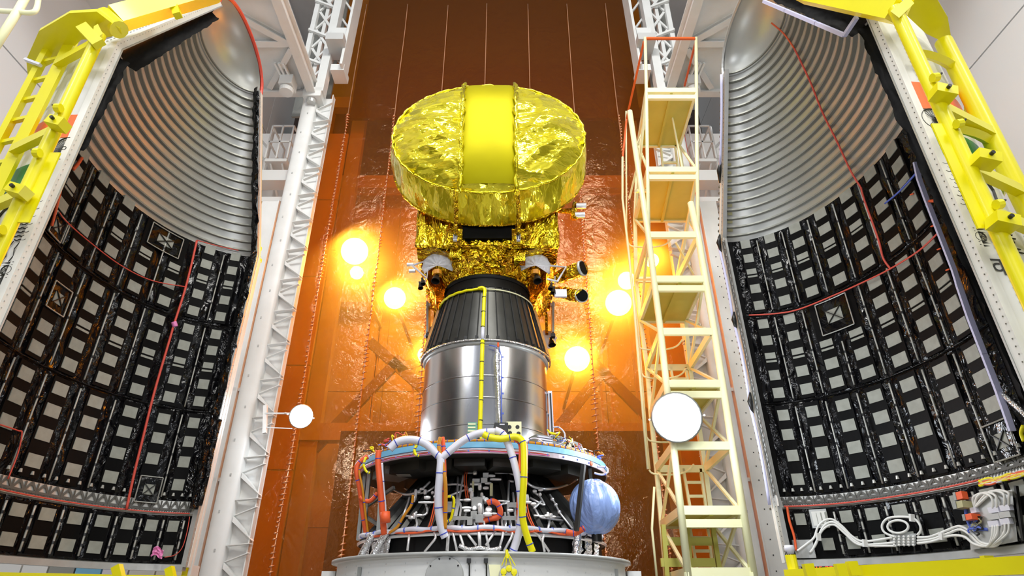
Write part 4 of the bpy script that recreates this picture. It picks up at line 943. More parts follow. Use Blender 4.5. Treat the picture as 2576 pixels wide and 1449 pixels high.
# thruster pods
def tube_between(a, b, r0, r1, nm, m, par, n_=14, auto=30): return MB().tube([a, b], [r0, r1], n_).build(nm, m, par, auto=auto)
def nozzle(p, d, r, L_, par, nm='nozzle', m='nozzle'):
    d = Vector(d).normalized(); q_ = d.to_track_quat('Z', 'Y').to_matrix()
    MB().lathe([(.001, -.02), (r*.5, 0), (r*.45, L_*.3), (r*.8, L_*.6), (r, L_), (r*.86, L_), (r*.4, L_*.35), (.001, L_*.3)], p, 20, mtx=q_).build(nm, m, par, auto=40)
for s_, px in ((-1, 1100), (1, 1347)):
    T_ = thing('thruster_pod', 'white foil thruster pod under the front %s corner of the satellite' % ('left' if s_ < 0 else 'right'), 'thruster', aY(px, 690, 6.5))
    c_ = aY(px, 672, 6.5)
    def fan(u, v):
        a = L3(-.5, 3.4, u) if s_ > 0 else L3(-.26, 3.64, u); r = .19*v*(1+.05*math.sin(u*44))
        return c_+Vector((r*math.cos(a), -.5*r*math.sin(a)-.04+.05*v*v+.012*math.sin(u*44)*v, .8*r*math.sin(a)))
    MB().grid(fan, 60, 8).build('foil_fan', 'whitefoil', T_, smooth=True, solid=.004)
    nozzle(aY(px+(2 if s_ > 0 else 0), 690, 6.45), (.1*s_, -.35, -1), .055, .13, T_)
    MB().tube([aY(px, 682, 6.44), aY(px, 692, 6.44)], .058, 12).build('heat_shield', 'amber', T_)
    bx = 1062 if s_ < 0 else 1388
    MB().tube([aY(x, y, 6.5) for x, y in (((1037, 668), (1078, 654), (1074, 700), (1037, 668)) if s_ < 0 else ((1380, 668), (1424, 672), (1402, 708), (1376, 702)))], .014, 6).build('bracket_frame', 'whitefoil', T_)
    if 0: MB().hexa([aY(x, y, Y) for x, y, Y in ((1037 if s_ < 0 else 1366, 667, 6.5), (1075 if s_ < 0 else 1424, 652 if s_ < 0 else 672, 6.5), (1078 if s_ < 0 else 1424, 655, 6.6), (1040, 668, 6.6) if s_ < 0 else (1366, 665, 6.6), (1070 if s_ < 0 else 1372, 700 if s_ < 0 else 706, 6.5), (1085 if s_ < 0 else 1402, 695 if s_ < 0 else 712, 6.5), (1085 if s_ < 0 else 1402, 690 if s_ < 0 else 706, 6.6), (1072 if s_ < 0 else 1374, 695 if s_ < 0 else 700, 6.6))]).build('bracket_plate', 'whitefoil', T_)
    for k in range(2): nozzle(aY(bx+k*(-6 if s_ < 0 else 6), 700+k*10 if s_ < 0 else 712+k*10, 6.5), (-.2*s_, -.2, -1), .034, .10, T_, 'small_nozzle')
    for k in range(2): MB().tube([aY(bx+(8-k*9)*1, 695+8*k, 6.55), aY(bx+(8-k*9), 715+8*k, 6.55)], .008, 5).build('feed_pipe', 'chrome', T_)
    b2 = aY(1092 if s_ < 0 else 1376, 838 if s_ < 0 else 850, 7.9)
    T2 = thing('thruster_pod', 'small white foil thruster hanging at the %s rear corner of the satellite' % ('left' if s_ < 0 else 'right'), 'thruster', b2)
    MB().grid(lambda u, v: b2+Vector((.14*v*math.cos(u*2*PI)*(1+.08*math.sin(u*50)), .05*v, .14*v*math.sin(u*2*PI)*(1+.08*math.sin(u*50)))), 50, 6).build('foil_fan', 'whitefoil', T2, smooth=True, solid=.004)
    nozzle(b2+Vector((.05*s_*-1*-1, -.06, -.03)), (.1, -.3, -1), .055, .13, T2)
    MB().bar(b2+Vector((0, .02, .05)), b2+Vector((0, .02, .85)), .04).build('arm', 'gold_dk', T2)
    # panel edge strips seen below the body
    x0 = 1078 if s_ < 0 else 1390
    o = MB().bar(aY(x0, 770, 7.85), aY(x0-s_*-0, 845, 7.85), .03, .3).build('solar_panel_edge', 'box', None)
    tag(o, 'dark folded solar panel edge at the %s of the satellite foot' % ('left' if s_ < 0 else 'right'), 'solar panel')
    MB().box(aY(x0, 768, 7.75), (.06, .06, .04)).build('hold_down', 'hose', o); MB().box(aY(x0-s_*-1, 845, 7.75), (.06, .08, .05)).build('hold_down', 'darkbox', o)
    # foil flank: crumpled foil hanging under the rear body on each side
    def flank(u, v):
        p0 = Vector((bx0 if s_ < 0 else bx1, L3(6.6, 8.0, u), 3.97)); p1 = Vector((X0+s_*.62, L3(6.9, 7.6, u), 3.40))
        p = p0.lerp(p1, v); return p+Vector((s_*.06*noise.noise(p*5), .04*noise.noise(p*6), .07*noise.noise(p*5+Vector((3, 3, 3)))+.05*math.sin(PI*v)))
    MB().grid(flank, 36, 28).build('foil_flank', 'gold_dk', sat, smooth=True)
# small cylinder sensors on the left
for x, y in ((1030, 666), (1035, 682)):
    MB().tube([aY(x-6, y, 6.5), aY(x+10, y, 6.5)], .025, 12).build('sensor_cylinder', 'chrome', sat, auto=30)
# boom with two cylinders, right
MB().tube([aY(1395, 530, 6.45), aY(1430, 531, 6.4), aY(1446, 531, 6.4)], [.03, .035, .05], 8).build('sensor_boom', 'gold_dk', sat, smooth=True)
MB().tube([aY(1446, 510, 6.4), aY(1444, 550, 6.4)], [.03, .05], 8).build('sensor_boom', 'gold_dk', sat, smooth=True)
for x, y in ((1462, 518), (1459, 541)): MB().tube([aY(x-13, y, 6.38), aY(x+12, y, 6.38)], .04, 14).build('sensor_cylinder', 'chrome', sat, auto=30)
# horn tubes
def horn(a, b, c_, r, nrm):
    MB().tube([a, (a+b)*.5+Vector((.01, 0, .01)), b, c_], [r*.8, r*.95, r*.98, r], 18).build('horn_tube', 'gold_dk', sat, smooth=True)
    q_ = Vector(nrm).normalized().to_track_quat('Z', 'Y').to_matrix()
    MB().lathe([(r*1.02, -.02), (r*1.06, .01), (r*.9, .015), (r*.86, -.01), (.001, -.012)], c_, 24, mtx=q_).build('horn_mouth', 'flange', sat, smooth=True)
    MB().lathe([(r*.9, .02), (.001, .02)], c_, 24, mtx=q_).build('horn_opening', 'black', sat)
horn(aY(1400, 700, 6.7), aY(1440, 684, 6.55), aY(1465, 675, 6.4), .095, (.75, -.6, 0))
horn(aY(1395, 735, 6.7), aY(1440, 742, 6.6), aY(1463, 744, 6.45), .082, (.25, -.9, -.2))
MB().box(aY(1410, 738, 6.5), (.15, .03, .1)).build('white_panel', 'hose', sat, label='small white striped panel')
# ================================================================== TOWERS
def tower(s):
    nm = 'left' if s < 0 else 'right'
    T = thing('gantry_tower', ('white steel gantry tower edging the orange curtain, with floodlamp' if s < 0 else 'white steel gantry tower behind the pale yellow stair tower'), 'tower', (U(s, 3.5), 8.6, FLOOR))
    YT = 8.4; zt = aY(700, 228, 8.3).z
    def V(u, y, z): return Vector((U(s, u), y, z))
    # main column, half round front
    g = MB(); vs = []; n = 10
    prof = [(-.135, .12)]+[(-.135*math.cos(PI*k/n), .0-.06*math.sin(PI*k/n)) for k in range(n+1)]+[(.135, .12)]
    m = len(prof)
    for z in (FLOOR, zt-.05): vs += [V(3.445+a, YT+b, z) for a, b in prof]
    g.add(vs, [(i, (i+1) % m, m+(i+1) % m, m+i) for i in range(m)]+[tuple(range(m)), tuple(range(2*m-1, m-1, -1))]).build('main_column', 'tower', T, auto=40)
    g = MB()
    for k in range(22): g.box(V(3.44+(.03 if k % 2 else -.02), YT-.062, FLOOR+.4+k*.47), (.02, .008, .035))
    o = g.build('bolt_holes', 'flange', T); o['kind'] = 'stuff'
    MB().box(V(3.165, YT+.12, (FLOOR+zt)/2), (.29, .02, zt-FLOOR)).build('gusset_plate', 'tower', T)
    MB().box(V(3.03, YT+.06, (FLOOR+zt)/2), (.015, .12, zt-FLOOR)).build('edge_flange', 'tower', T)
    k = 0; z = FLOOR+.1
    while z < zt-.3:
        MB().bar(V(3.30, YT+.03, z), V(2.985, YT-.02, z+.02), .10, .010).build('gusset', 'tower', T)
        MB().add([V(3.30, YT+.0, z+.36), V(3.30, YT+.0, z+.29), V(2.99, YT-.02, z+.06), V(3.30, YT+.1, z+.36), V(3.30, YT+.1, z+.29), V(2.99, YT+.08, z+.06)],
                 [(0, 1, 2), (5, 4, 3), (0, 2, 5, 3), (1, 4, 5, 2), (0, 3, 4, 1)]).build('gusset', 'tower', T)
        MB().bar(V(3.30, YT+.05, z+.37), V(2.99, YT-.03, z+.47), .05, .012).build('gusset', 'tower', T)
        z += .56
    # outer column with dots, dark gap
    MB().box(V(3.64, YT+.30, (FLOOR+zt)/2), (.13, .02, zt-FLOOR)).build('dark_gap', 'red' if s > 0 else 'dark_brown', T, label='dark reddish gap')
    for u0, w_ in ((3.84, .30), (4.24, .28)):
        MB().box(V(u0, YT+.25, (FLOOR+zt)/2-1.2), (w_, .16, zt-FLOOR-2.4)).build('side_column', 'tower', T)
        MB().bar(V(u0-w_/2, YT+.16, FLOOR), V(u0-w_/2, YT+.16, zt-2.4), .02, .05, (0, 1, 0)).build('column_edge', 'tower', T)
    g = MB()
    for q in range(36): g.box(V(3.80, YT+.165, FLOOR+.15+q*.19), (.014, .006, .014))
    o = g.build('bolt_dots', 'tie', T); o['kind'] = 'stuff'
    for z in (.35, 1.6, 2.9): MB().box(V(3.68, YT+.2, z), (.22, .06, .05)).build('tie_bar', 'tower', T)
    # lattice strip further back
    for q in range(26):
        z = .2+q*.32; MB().bar(V(4.5, YT+.9, z), V(4.72, YT+.9, z+.26), .025, .05).build('lattice_bar', 'tower', T)
    for u in (4.48, 4.75): MB().bar(V(u, YT+.9, FLOOR), V(u, YT+.9, zt), .05, .08, (0, 1, 0)).build('lattice_post', 'tower', T)
    # rear cladding
    for q in range(6):
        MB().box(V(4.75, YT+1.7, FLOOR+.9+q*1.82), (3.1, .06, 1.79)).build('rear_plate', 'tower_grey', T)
    # beam and balconies
    zb = aY(690, 453, 8.9).z
    MB().box(V(4.3, 8.9, zb), (1.3, .3, .24)).build('cross_beam', 'white', T)
    MB().box(V(4.2, 8.95, zb-.42), (.9, .06, .10)).build('cross_beam', 'white', T)
    def balcony(px0, px1, pyt, pyb, Y, dep=.7):
        z1 = aY(px0[0], pyt, Y).z; z0 = aY(px0[1], pyb, Y).z
        xa = abs(aY(px0[1], pyb, Y).x-UC); xb = abs(aY(px1[1], pyb, Y).x-UC)
        xa, xb = max(xa, xb), max(3.7, min(xa, xb))
        b = MB().box(V((xa+xb)/2, Y+dep/2, z0-.04), (xa-xb, dep, .07)).build('balcony_floor', 'white', T)
        for u in (xa, (xa+xb)/2, xb):
            MB().bar(V(u, Y, z0), V(u, Y, z1), .03, .03, (0, 1, 0)).build('rail_post', 'white', b); MB().bar(V(u, Y+dep, z0), V(u, Y+dep, z1), .03, .03, (0, 1, 0)).build('rail_post', 'white', b)
        for z in (z1, (z0+z1)/2):
            MB().bar(V(xa, Y, z), V(xb, Y, z), .03).build('rail', 'white', b)
            for u in (xa, xb): MB().bar(V(u, Y, z), V(u, Y+dep, z), .03).build('rail', 'white', b)
        for u in (xa-.1, xb+.1): MB().bar(V(u, Y+.06, z0-.08), V(u-.0, Y+dep, z0-.5), .03).build('knee_brace', 'white', b)
    balcony((692, 667), (742, 722), 317, 398, 9.0)
    balcony((690, 655), (735, 700), 560, 655, 9.0)
    balcony((640, 592), (690, 640), 800, 905, 9.0)
    # upper platform over the fairing
    y0p, y1p, ua, ub = 3.0, 8.3, 3.38, 6.6
    for q in range(5):
        for r_ in range(2):
            MB().box(V(ua+.8+1.62*r_, y0p+.53+1.06*q, zt+.06), (1.58, 1.03, .05)).build('soffit_panel', 'tower', T)
    MB().ibeam(V(ua, y0p, zt), V(ua, y1p, zt), .16, .3, t=.03).build('platform_beam', 'tower', T)
    MB().ibeam(V(ua, y1p, zt), V(ub, y1p, zt), .14, .2, t=.03).build('platform_beam', 'tower', T)
    for yy in (7.2, 6.2, 5.0): MB().ibeam(V(ua, yy, zt), V(ub, yy, zt), .12, .1, t=.02).build('platform_beam', 'tower', T)
    MB().ibeam(V(ua+.1, 7.2, zt-.01), V(ua+1.3, 6.2, zt-.01), .12, .1, t=.02).build('diagonal_beam', 'tower', T)
    MB().ibeam(V(ua+.1, 7.3, zt-.01), V(ua+.8, 8.2, zt-.01), .1, .1, t=.02).build('diagonal_beam', 'tower', T)
    MB().ibeam(V(ua+.1, 5.0, zt-.01), V(ua+1.6, 6.1, zt-.01), .1, .1, t=.02).build('diagonal_beam', 'tower', T)
    mt = MB().box(V(3.72, 7.95, zt-.2), (.24, .26, .22)).build('hoist_box', 'white', T)
    MB().lathe([(.001, -.08), (.12, -.08), (.13, 0), (.001, .0)], V(3.72, 7.95, zt-.34), 18).build('hoist_drum', 'white', mt)
    for du in (-.06, .02, .09): MB().bar(V(3.78+du, 7.6, zt-.05), V(3.72+du, 8.0, zt-.12), .035, .05).build('hoist_rail', 'white', mt)
    # upper truss above the column
    MB().box(V(3.36, 8.35, zt-.12), (.34, .3, .22)).build('corner_block', 'tower', T)
    MB().lathe([(.001, -.09), (.08, -.09), (.09, -.03), (.08, 0), (.001, 0)], V(3.38, 8.3, zt-.24), 14).build('roller', 'flange', T)
    MB().bar(V(3.24, 8.3, zt-.1), V(3.20, 8.3, zt+4), .16, .2, (0, 1, 0)).build('upper_column', 'tower', T)
    MB().bar(V(2.86, 8.25, zt+.45), V(2.80, 8.25, zt+4), .05, .4, (0, 1, 0)).build('upper_edge_plate', 'tower', T)
    MB().box(V(2.96, 8.35, zt+.5), (.26, .35, .16)).build('bracket_box', 'tower', T)
    MB().box(V(3.05, 8.3, zt+1.35), (.3, .35, .42)).build('machine_box', 'white', T)
    MB().box(V(3.0, 8.1, zt+.98), (.34, .5, .18)).build('machine_box', 'tower_grey', T)
    MB().box(V(3.62, 8.9, zt+2), (.7, .05, 4.2)).build('dark_backing', 'box', T)
    for q in range(1, 8):
        z = zt-.4+q*.55
        MB().bar(V(3.30, 8.35, z), V(3.60, 8.35, z+.5), .06, .05).build('truss_bar', 'tower', T)
        MB().bar(V(3.62, 8.35, z), V(3.32, 8.35, z+.5), .035, .04).build('truss_bar', 'tower', T)
        if q > 1: MB().bar(V(2.9, 8.45, z), V(3.2, 8.45, z+.5), .05, .04).build('truss_bar', 'tower', T)
    MB().bar(V(3.66, 8.3, zt), V(3.66, 8.3, zt+4), .09, .1, (0, 1, 0)).build('truss_post', 'tower', T)
    MB().bar(V(3.48, 8.4, zt), V(3.45, 8.4, zt+4), .07, .1, (0, 1, 0)).build('truss_post', 'tower', T)
    for z in (.7, 1.5, 2.4): MB().bar(V(3.2, 8.35, zt+z), V(3.7, 8.2, zt+z+.1), .05).build('truss_bar', 'tower', T)
    return T
tower(-1); tower(1)

# ------------------------------------------------------------------ stair tower
ST = thing('stair_tower', 'pale yellow mobile stair tower with decks, rungs and a red top rail', 'stair tower', (2.2, 7.4, FLOOR))
YN = 6.75
def N_(x, y, Y=YN): return aY(x, y, Y)
lev = [(1626, 1750, 229, 'deck', (1603, 1706, 357)), (1630, 1753, 428, 'deck', (1600, 1735, 580)), (1632, 1757, 592, '', (1597, 1700, 690)), (1648, 1770, 703, 'deck', (1610, 1723, 805)),
       (1662, 1790, 835, '', (1626, 1733, 918)), (1676, 1815, 966, 'deck', (1636, 1752, 1040)), (1694, 1838, 1122, '', (1650, 1772, 1176)), (1714, 1862, 1284, 'deck', (1664, 1792, 1328)), (1730, 1890, 1440, '', (1676, 1806, 1462))]
YF = 8.0
near = [];far = []
for x0, x1, y, k, (fx0, fx1, fy) in lev:
    a, b = N_(x0, y), N_(x1, y); z = (a.z+b.z)/2
    near.append((a, b)); far.append((Vector((aY(fx0, fy, YF).x, YF-.02, z)), Vector((aY(fx1, fy, YF).x, YF-.02, z))))
    MB().bar(Vector((a.x, YN, z)), Vector((b.x, YN, z)), .05, .09).build('front_beam', 'pale', ST)
    if k: MB().bar(Vector((a.x, YN+.01, z-.13)), Vector((b.x, YN+.01, z-.13)), .05, .08).build('front_beam', 'pale', ST)
    f0, f1 = far[-1]
    for p, q in ((a, f0), (b, f1)): MB().bar(p, q, .04, .09).build('side_beam', 'pale', ST)
    MB().bar(f0, f1, .04, .09).build('rear_beam', 'pale', ST)
    if k:
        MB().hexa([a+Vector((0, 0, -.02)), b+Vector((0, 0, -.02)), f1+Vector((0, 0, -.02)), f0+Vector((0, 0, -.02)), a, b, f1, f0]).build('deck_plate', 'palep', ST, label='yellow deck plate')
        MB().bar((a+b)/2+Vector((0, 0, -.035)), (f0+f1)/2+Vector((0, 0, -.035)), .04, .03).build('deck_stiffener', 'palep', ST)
def post(pts, r=.038, m='pale', nm='post'): MB().tube(pts, r, 10).build(nm, m, ST, smooth=True)
post([N_(1623, 95), N_(1626, 229), N_(1629, 428), N_(1632, 600)], .026); post([N_(1751, 95), N_(1753, 400), N_(1757, 600)], .026)
post([N_(1584, 280), N_(1606, 428), N_(1632, 600), N_(1662, 835), N_(1694, 1122), N_(1733, 1460)], .040)
post([N_(1737, 510), N_(1757, 600), N_(1797, 834), N_(1843, 1132), N_(1898, 1460)], .042)
for i in range(len(far)-1):
    for q in (0, 1):
        MB().bar(far[i][q], far[i+1][q], .055, .045, (0, 1, 0)).build('rear_post', 'pale', ST)
        MB().bar(near[i+1][q], far[i][q], .035, .03).build('side_brace', 'pale', ST)
        if i < 4 and False: pass
    if i % 2 == 1: MB().bar(near[i][1], far[i+1][1], .03, .04).build('side_brace', 'pale', ST)
    if i % 2 == 0: MB().bar(near[i][0], far[i+1][0], .03, .04).build('side_brace', 'pale', ST)
MB().bar(far[-1][0], Vector((far[-1][0].x, YF, FLOOR)), .055).bar(far[-1][1], Vector((far[-1][1].x, YF, FLOOR)), .055).build('rear_leg', 'pale', ST)
a, b = near[-1]
for p in (a, b): MB().tube([p, Vector((p.x, YN-.02, FLOOR))], .04, 8).build('front_leg', 'pale', ST)
# inner ladder stiles and rungs between the decks
for i in (0, 2, 4, 6, 7):
    f0, f1 = far[i]; g0, g1 = far[i+1]
    a0 = f0.lerp(f1, .55); a1 = g0.lerp(g1, .62); b0 = f0.lerp(f1, .9); b1 = g0.lerp(g1, .92)
    for p, q in ((a0, a1), (b0, b1)): MB().bar(p, q, .03, .04, (0, 1, 0)).build('ladder_stile', 'pale', ST)
    for k in range(1, 4): MB().bar(a0.lerp(a1, k/4), b0.lerp(b1, k/4), .03, .035).build('rung', 'pale', ST)
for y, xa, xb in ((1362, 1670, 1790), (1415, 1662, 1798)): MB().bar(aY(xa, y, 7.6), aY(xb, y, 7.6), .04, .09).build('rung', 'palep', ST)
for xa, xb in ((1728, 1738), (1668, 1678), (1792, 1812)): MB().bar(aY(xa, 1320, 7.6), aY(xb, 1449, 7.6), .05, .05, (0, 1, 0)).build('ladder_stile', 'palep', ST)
# guard rails on the outer left and curved hand rails
post([aY(1575, 280, 7.9), aY(1576, 600, 7.9), aY(1606, 830, 7.9), aY(1626, 1100, 7.9), aY(1634, 1180, 7.9)], .014, nm='guard_rail')
post([aY(1566, 395, 7.7), aY(1566, 500, 7.7), aY(1580, 620, 7.7), aY(1596, 780, 7.7), aY(1610, 950, 7.7), aY(1630, 1180, 7.7)], .018, nm='guard_rail')
post([aY(1646, 1225, 7.4), aY(1640, 1330, 7.4), aY(1653, 1460, 7.4)], .014, nm='guard_rail')
for y, x in ((620, 1580), (878, 1605), (950, 1615), (1110, 1627), (1192, 1633)):
    post(smooth_path([aY(x, y-10, 7.8), aY(x+12, y, 7.8), aY(x+60, y+2, 7.8), aY(x+95, y-6, 7.8), aY(x+112, y-24, 7.8)], 4), .012, nm='hand_rail')
for q in ((1623, 280, 1600, 440), (1600, 430, 1583, 500), (1690, 290, 1735, 520), (1700, 610, 1745, 690), (1630, 300, 1596, 380)):
    MB().bar(aY(q[0], q[1], 7.3), aY(q[2], q[3], 7.6), .025).build('light_brace', 'pale', ST)
MB().bar(N_(1600, 480), N_(1628, 480, 7.0), .04).build('side_beam', 'pale', ST)
# red top rails
tr = MB().bar(N_(1626, 97, YN-.02), N_(1748, 97, YN-.02), .035).build('top_rail', 'ladder_red', ST, label='orange-red top rail')
MB().bar(N_(1620, 104), aY(1576, 300, 7.9), .03).build('top_rail', 'ladder_red', ST, label='orange-red sloping rail'); MB().bar(aY(1576, 300, 7.9), aY(1566, 400, 7.9), .03).build('top_rail', 'ladder_red', ST, label='orange-red sloping rail')
MB().bar(N_(1750, 105), aY(1722, 216, 7.9), .03).build('top_rail', 'ladder_red', ST, label='orange-red sloping rail')
# ================================================================== FAIRING DRESSING
def onsh(F, x, y, off=.045):
    d = ray(x, y); A_ = Vector((d.x, d.y)); R_ = None
    h = 2.0
    for it in range(8):
        r = F.R(h)-off; b = F.R(h)*BR-off
        du = d.x*F.ch.x+d.y*F.ch.y; dv = d.x*F.ou.x+d.y*F.ou.y
        cu = -(F.C.x*F.ch.x+F.C.y*F.ch.y); cv = -(F.C.x*F.ou.x+F.C.y*F.ou.y)
        a_ = (du/r)**2+(dv/b)**2; b_ = 2*(cu*du/r/r+cv*dv/b/b); c_ = (cu/r)**2+(cv/b)**2-1
        disc = max(0, b_*b_-4*a_*c_); k = (-b_+math.sqrt(disc))/2/a_; nh = k*d.z
        if abs(nh-h) < 1e-4: break
        h = h*.4+nh*.6
    return d*k
def proj(p):
    dd = p.y*CS+p.z*SN; u = -p.y*SN+p.z*CS
    return CX+FP*p.x/dd, CY-FP*u/dd
def rim_h(F, y, near=True):
    lo, hi = -.5, 5.8
    for _ in range(40):
        m_ = (lo+hi)/2
        if proj(F.rim(near, m_))[1] > y: lo = m_
        else: hi = m_
    return lo
def cord(F, T, name, px, r, m, off=.06, n_=5, label=None, straight=False):
    pts = [onsh(F, x, y, off) for x, y in px]
    return MB().tube(pts if straight else smooth_path(pts, n_), r, 7).build(name, m, T, smooth=True, label=label)
def strip(pts, w_, t_, name, m, T, label=None, up=(0, -1, 0)):
    g = MB()
    for a, b in zip(pts, pts[1:]): g.bar(a, b+(b-a)*.02, w_, t_, up)
    return g.build(name, m, T, label=label)

for F, T, L in ((FL, TL, True), (FR, TR, False)):
    ys = (300, 357, 415, 475) if L else (218, 285, 340, 400)
    hs_ = [rim_h(F, y) for y in ys]
    slab(F, 128, 179.6, hs_[1], hs_[0], -.0465, -.049, 16).build('flag_stripe', 'flag_or', T, label='saffron flag stripe')
    slab(F, 128, 179.6, hs_[3], hs_[2], -.0465, -.049, 16).build('flag_stripe', 'flag_gr', T, label='green flag stripe')
    hc = (hs_[1]+hs_[2])/2; rr = (hs_[1]-hs_[2])*.47
    def sp(du, dh):     # du metres back from the rim along the outer skin
        return F.P(180-du/.0198, hc+dh, -.052)
    g = MB(); N2 = 24
    if L: c_u, a0, a1 = .0, -PI/2, PI/2
    else: c_u, a0, a1 = .08, -PI, PI
    ring_ = [sp(c_u+rr*math.cos(a0+(a1-a0)*k/40), rr*math.sin(a0+(a1-a0)*k/40)) for k in range(41)]
    g.tube(ring_, .006, 4)
    for k in range(25):
        a = a0+(a1-a0)*k/24 if L else -PI+2*PI*k/24
        if c_u+rr*math.cos(a) > 0: g.tube([sp(c_u, 0) if not L else sp(.004, 0), sp(c_u+rr*.95*math.cos(a), rr*.95*math.sin(a))], .0022, 3)
    g.tube([sp(max(c_u, .01)+.015*math.cos(a), .015*math.sin(a)) for a in [k*.6 for k in range(11)]], .006, 4)
    g.build('spoked_wheel_print', 'ink', T, label='black spoked wheel print')
    # lion capital line drawing under the flag
    e0, e1 = (rim_h(F, 500 if L else 405), rim_h(F, 720 if L else 640))
    H = e0-e1
    def ep(du, q): return F.P(180-du/.0198, e1+H*q, -.052)
    g = MB(); rn = random.Random(4)
    def pl_(pts, r=.0038): g.tube([ep(*p) for p in pts], r, 4)
    for row in range(11):           # mane: rows of curls
        q = .93-.045*row; wd = .30-.018*row if row > 1 else .2
        for k in range(int(wd/.042)):
            c0 = .01+k*.042+(.02 if row % 2 else 0)
            pl_([(c0+.019*math.cos(a), q+.020*math.sin(a)-.004) for a in [PI*.1+PI*.8*j/5+PI for j in range(6)]], .0042+.0015*rn.random())
    for dx in (0.02, .07, .12, .17): pl_([(dx, .45), (dx+.02, .36), (dx+.005, .28), (dx+.02, .22)], .004)
    pl_([(.30, .82), (.34, .70), (.32, .55), (.27, .42), (.24, .30), (.26, .22)], .009); pl_([(.20, .92), (.28, .86), (.31, .80)], .008)
    pl_([(.0, .215), (.30, .205)], .006); pl_([(.0, .185), (.32, .175)], .006); pl_([(.0, .08), (.32, .07)], .006); pl_([(.0, .05), (.34, .04)], .006)
    pl_([(.03+.035*math.cos(a), .13+.045*math.sin(a)) for a in [k*.5 for k in range(14)]], .005)
    for k in range(8): pl_([(.03, .13), (.03+.03*math.cos(k*PI/4), .13+.04*math.sin(k*PI/4))], .002)
    pl_([(.12, .09), (.125, .14), (.16, .155), (.21, .15), (.22, .09)], .006); pl_([(.14, .09), (.15, .125), (.19, .12), (.2, .09)], .005); pl_([(.25, .17), (.28, .12), (.26, .08)], .008)
    g.build('lion_capital_print', 'ink', T, label='black line drawing of a lion capital')
    # motto
    try:
        cu_ = bpy.data.curves.new('motto', 'FONT'); cu_.body = 'सत्यमेव जयते'; cu_.size = .17; cu_.resolution_u = 2
        if not L: cu_.body = 'व जयते'
        to = bpy.data.objects.new('motto', cu_); COL.objects.link(to)
        dg = bpy.context.evaluated_depsgraph_get(); me = bpy.data.meshes.new_from_object(to.evaluated_get(dg)); bpy.data.objects.remove(to)
        bpy.data.curves.remove(cu_)
        xs_ = [v.co.x for v in me.vertices]; mx = max(xs_)
        hm = rim_h(F, 745 if L else 700)
        for v in me.vertices:
            du = (mx-v.co.x)+.01 if L else v.co.x+.02
            v.co = F.P(180-du/.0198, hm+v.co.y, -.049)
        me.materials.clear(); me.materials.append(M['ink'])
        o = bpy.data.objects.new('motto', me); COL.objects.link(o); o.parent = T; o.matrix_parent_inverse = Matrix.Translation(-T.location); o['label'] = 'black painted motto'
    except Exception as e: print('motto', e)
    # black strips hanging inside the near rim
    def rimstrip(near, h0, h1, w0, w1, name, m, n_=30, o_=.02, amp=.02, label=None, sd=0, in0=.0):
        def fn(u, v):
            h = h0+(h1-h0)*u; w_ = (w0+(w1-w0)*u)*v+in0
            k = amp*noise.noise(Vector((h*6, v*4, sd)))+amp*.5*noise.noise(Vector((h*17, v*9, sd)))
            return F.rim(near, h, .026+w_+(k*v if v > .9 else 0), o_-.05*math.sin(PI*v)+k)
        return MB().grid(fn, n_*3, 10).build(name, m, T, smooth=True, label=label)
    if L:
        rimstrip(True, 3.0, F.k, .05, .13, 'rim_curtain', 'black', label='dull black strip inside the near rim')
        rimstrip(True, F.k, F.h1-.15, .22, .12, 'nose_curtain', 'black', amp=.012, label='black strip hanging from the sloping rim')
        rimstrip(False, F.k-.05, F.h1-.02, .10, .08, 'rim_curtain', 'film', amp=.03, in0=.03, sd=2, label='crinkled black film strip')
        rimstrip(False, 2.95, F.k-.05, .10, .08, 'rim_flap', 'film', amp=.03, in0=.03, sd=5, label='crinkled black film flap')
        rimstrip(False, 1.9, 2.98, .17, .09, 'rim_flap', 'film2', amp=.02, in0=.02, sd=7)
        rimstrip(False, .92, 1.92, .14, .17, 'rim_flap', 'film', amp=.03, in0=.02, sd=9)
        MB().tube([F.rim(False, h, .10+.01*math.sin(h*9), .05) for h in [.95+.09*k for k in range(11)]], .03, 7).build('rolled_film', 'film', T, smooth=True)
        cord(F, T, 'red_cord', [(495, 606), (478, 680), (462, 740), (438, 815), (428, 850), (400, 945), (382, 1010), (360, 1100), (338, 1190), (318, 1282)], .013, 'red', .07)
        cord(F, T, 'cord_knot', [(437, 810), (441, 822)], .03, 'pinkt', .08, label='pink tape knot')
        cord(F, T, 'thin_cord', [(150, 535), (165, 555), (215, 600), (300, 665), (380, 705), (470, 722)], .006, 'red', .07)
        cord(F, T, 'thin_cord', [(495, 604), (545, 618), (600, 630)], .006, 'red', .06)
        cord(F, T, 'thin_cord', [(0, 1068), (45, 1083), (55, 1090), (45, 1140), (20, 1205)], .006, 'red', .07)
        MB().tube([F.P(t, F.ring+.0, .055) for t in range(3, 100, 3)], .007, 6).build('red_cord', 'red', T, smooth=True)
        cord(F, T, 'orange_tape', [(206, 397), (196, 412), (184, 426)], .016, 'orange', .07, label='orange tape')
        cord(F, T, 'orange_tape', [(152, 480), (140, 530), (130, 568)], .013, 'orange', .08, label='orange tape')
        cord(F, T, 'thin_cord', [(477, 1300), (470, 1340), (458, 1378), (440, 1396), (414, 1402)], .004, 'red', .08)
        p = onsh(F, 402, 1391, .08); MB().grid(lambda u, v: p+Vector((-.05+.11*u, -.05+.03*noise.noise(Vector((u*4, v*4, 2))), -.04+.08*v+.02*math.sin(u*5))), 8, 6).build('pink_tag', 'pinkt', T, label='pink tape tag')
    else:
        rimstrip(True, .9, F.k, .03, .13, 'rim_curtain', 'black', label='dull black strip inside the near rim')
        rimstrip(True, F.k, F.h1-.15, .20, .16, 'nose_curtain', 'black', amp=.02, label='black strip hanging from the sloping rim')
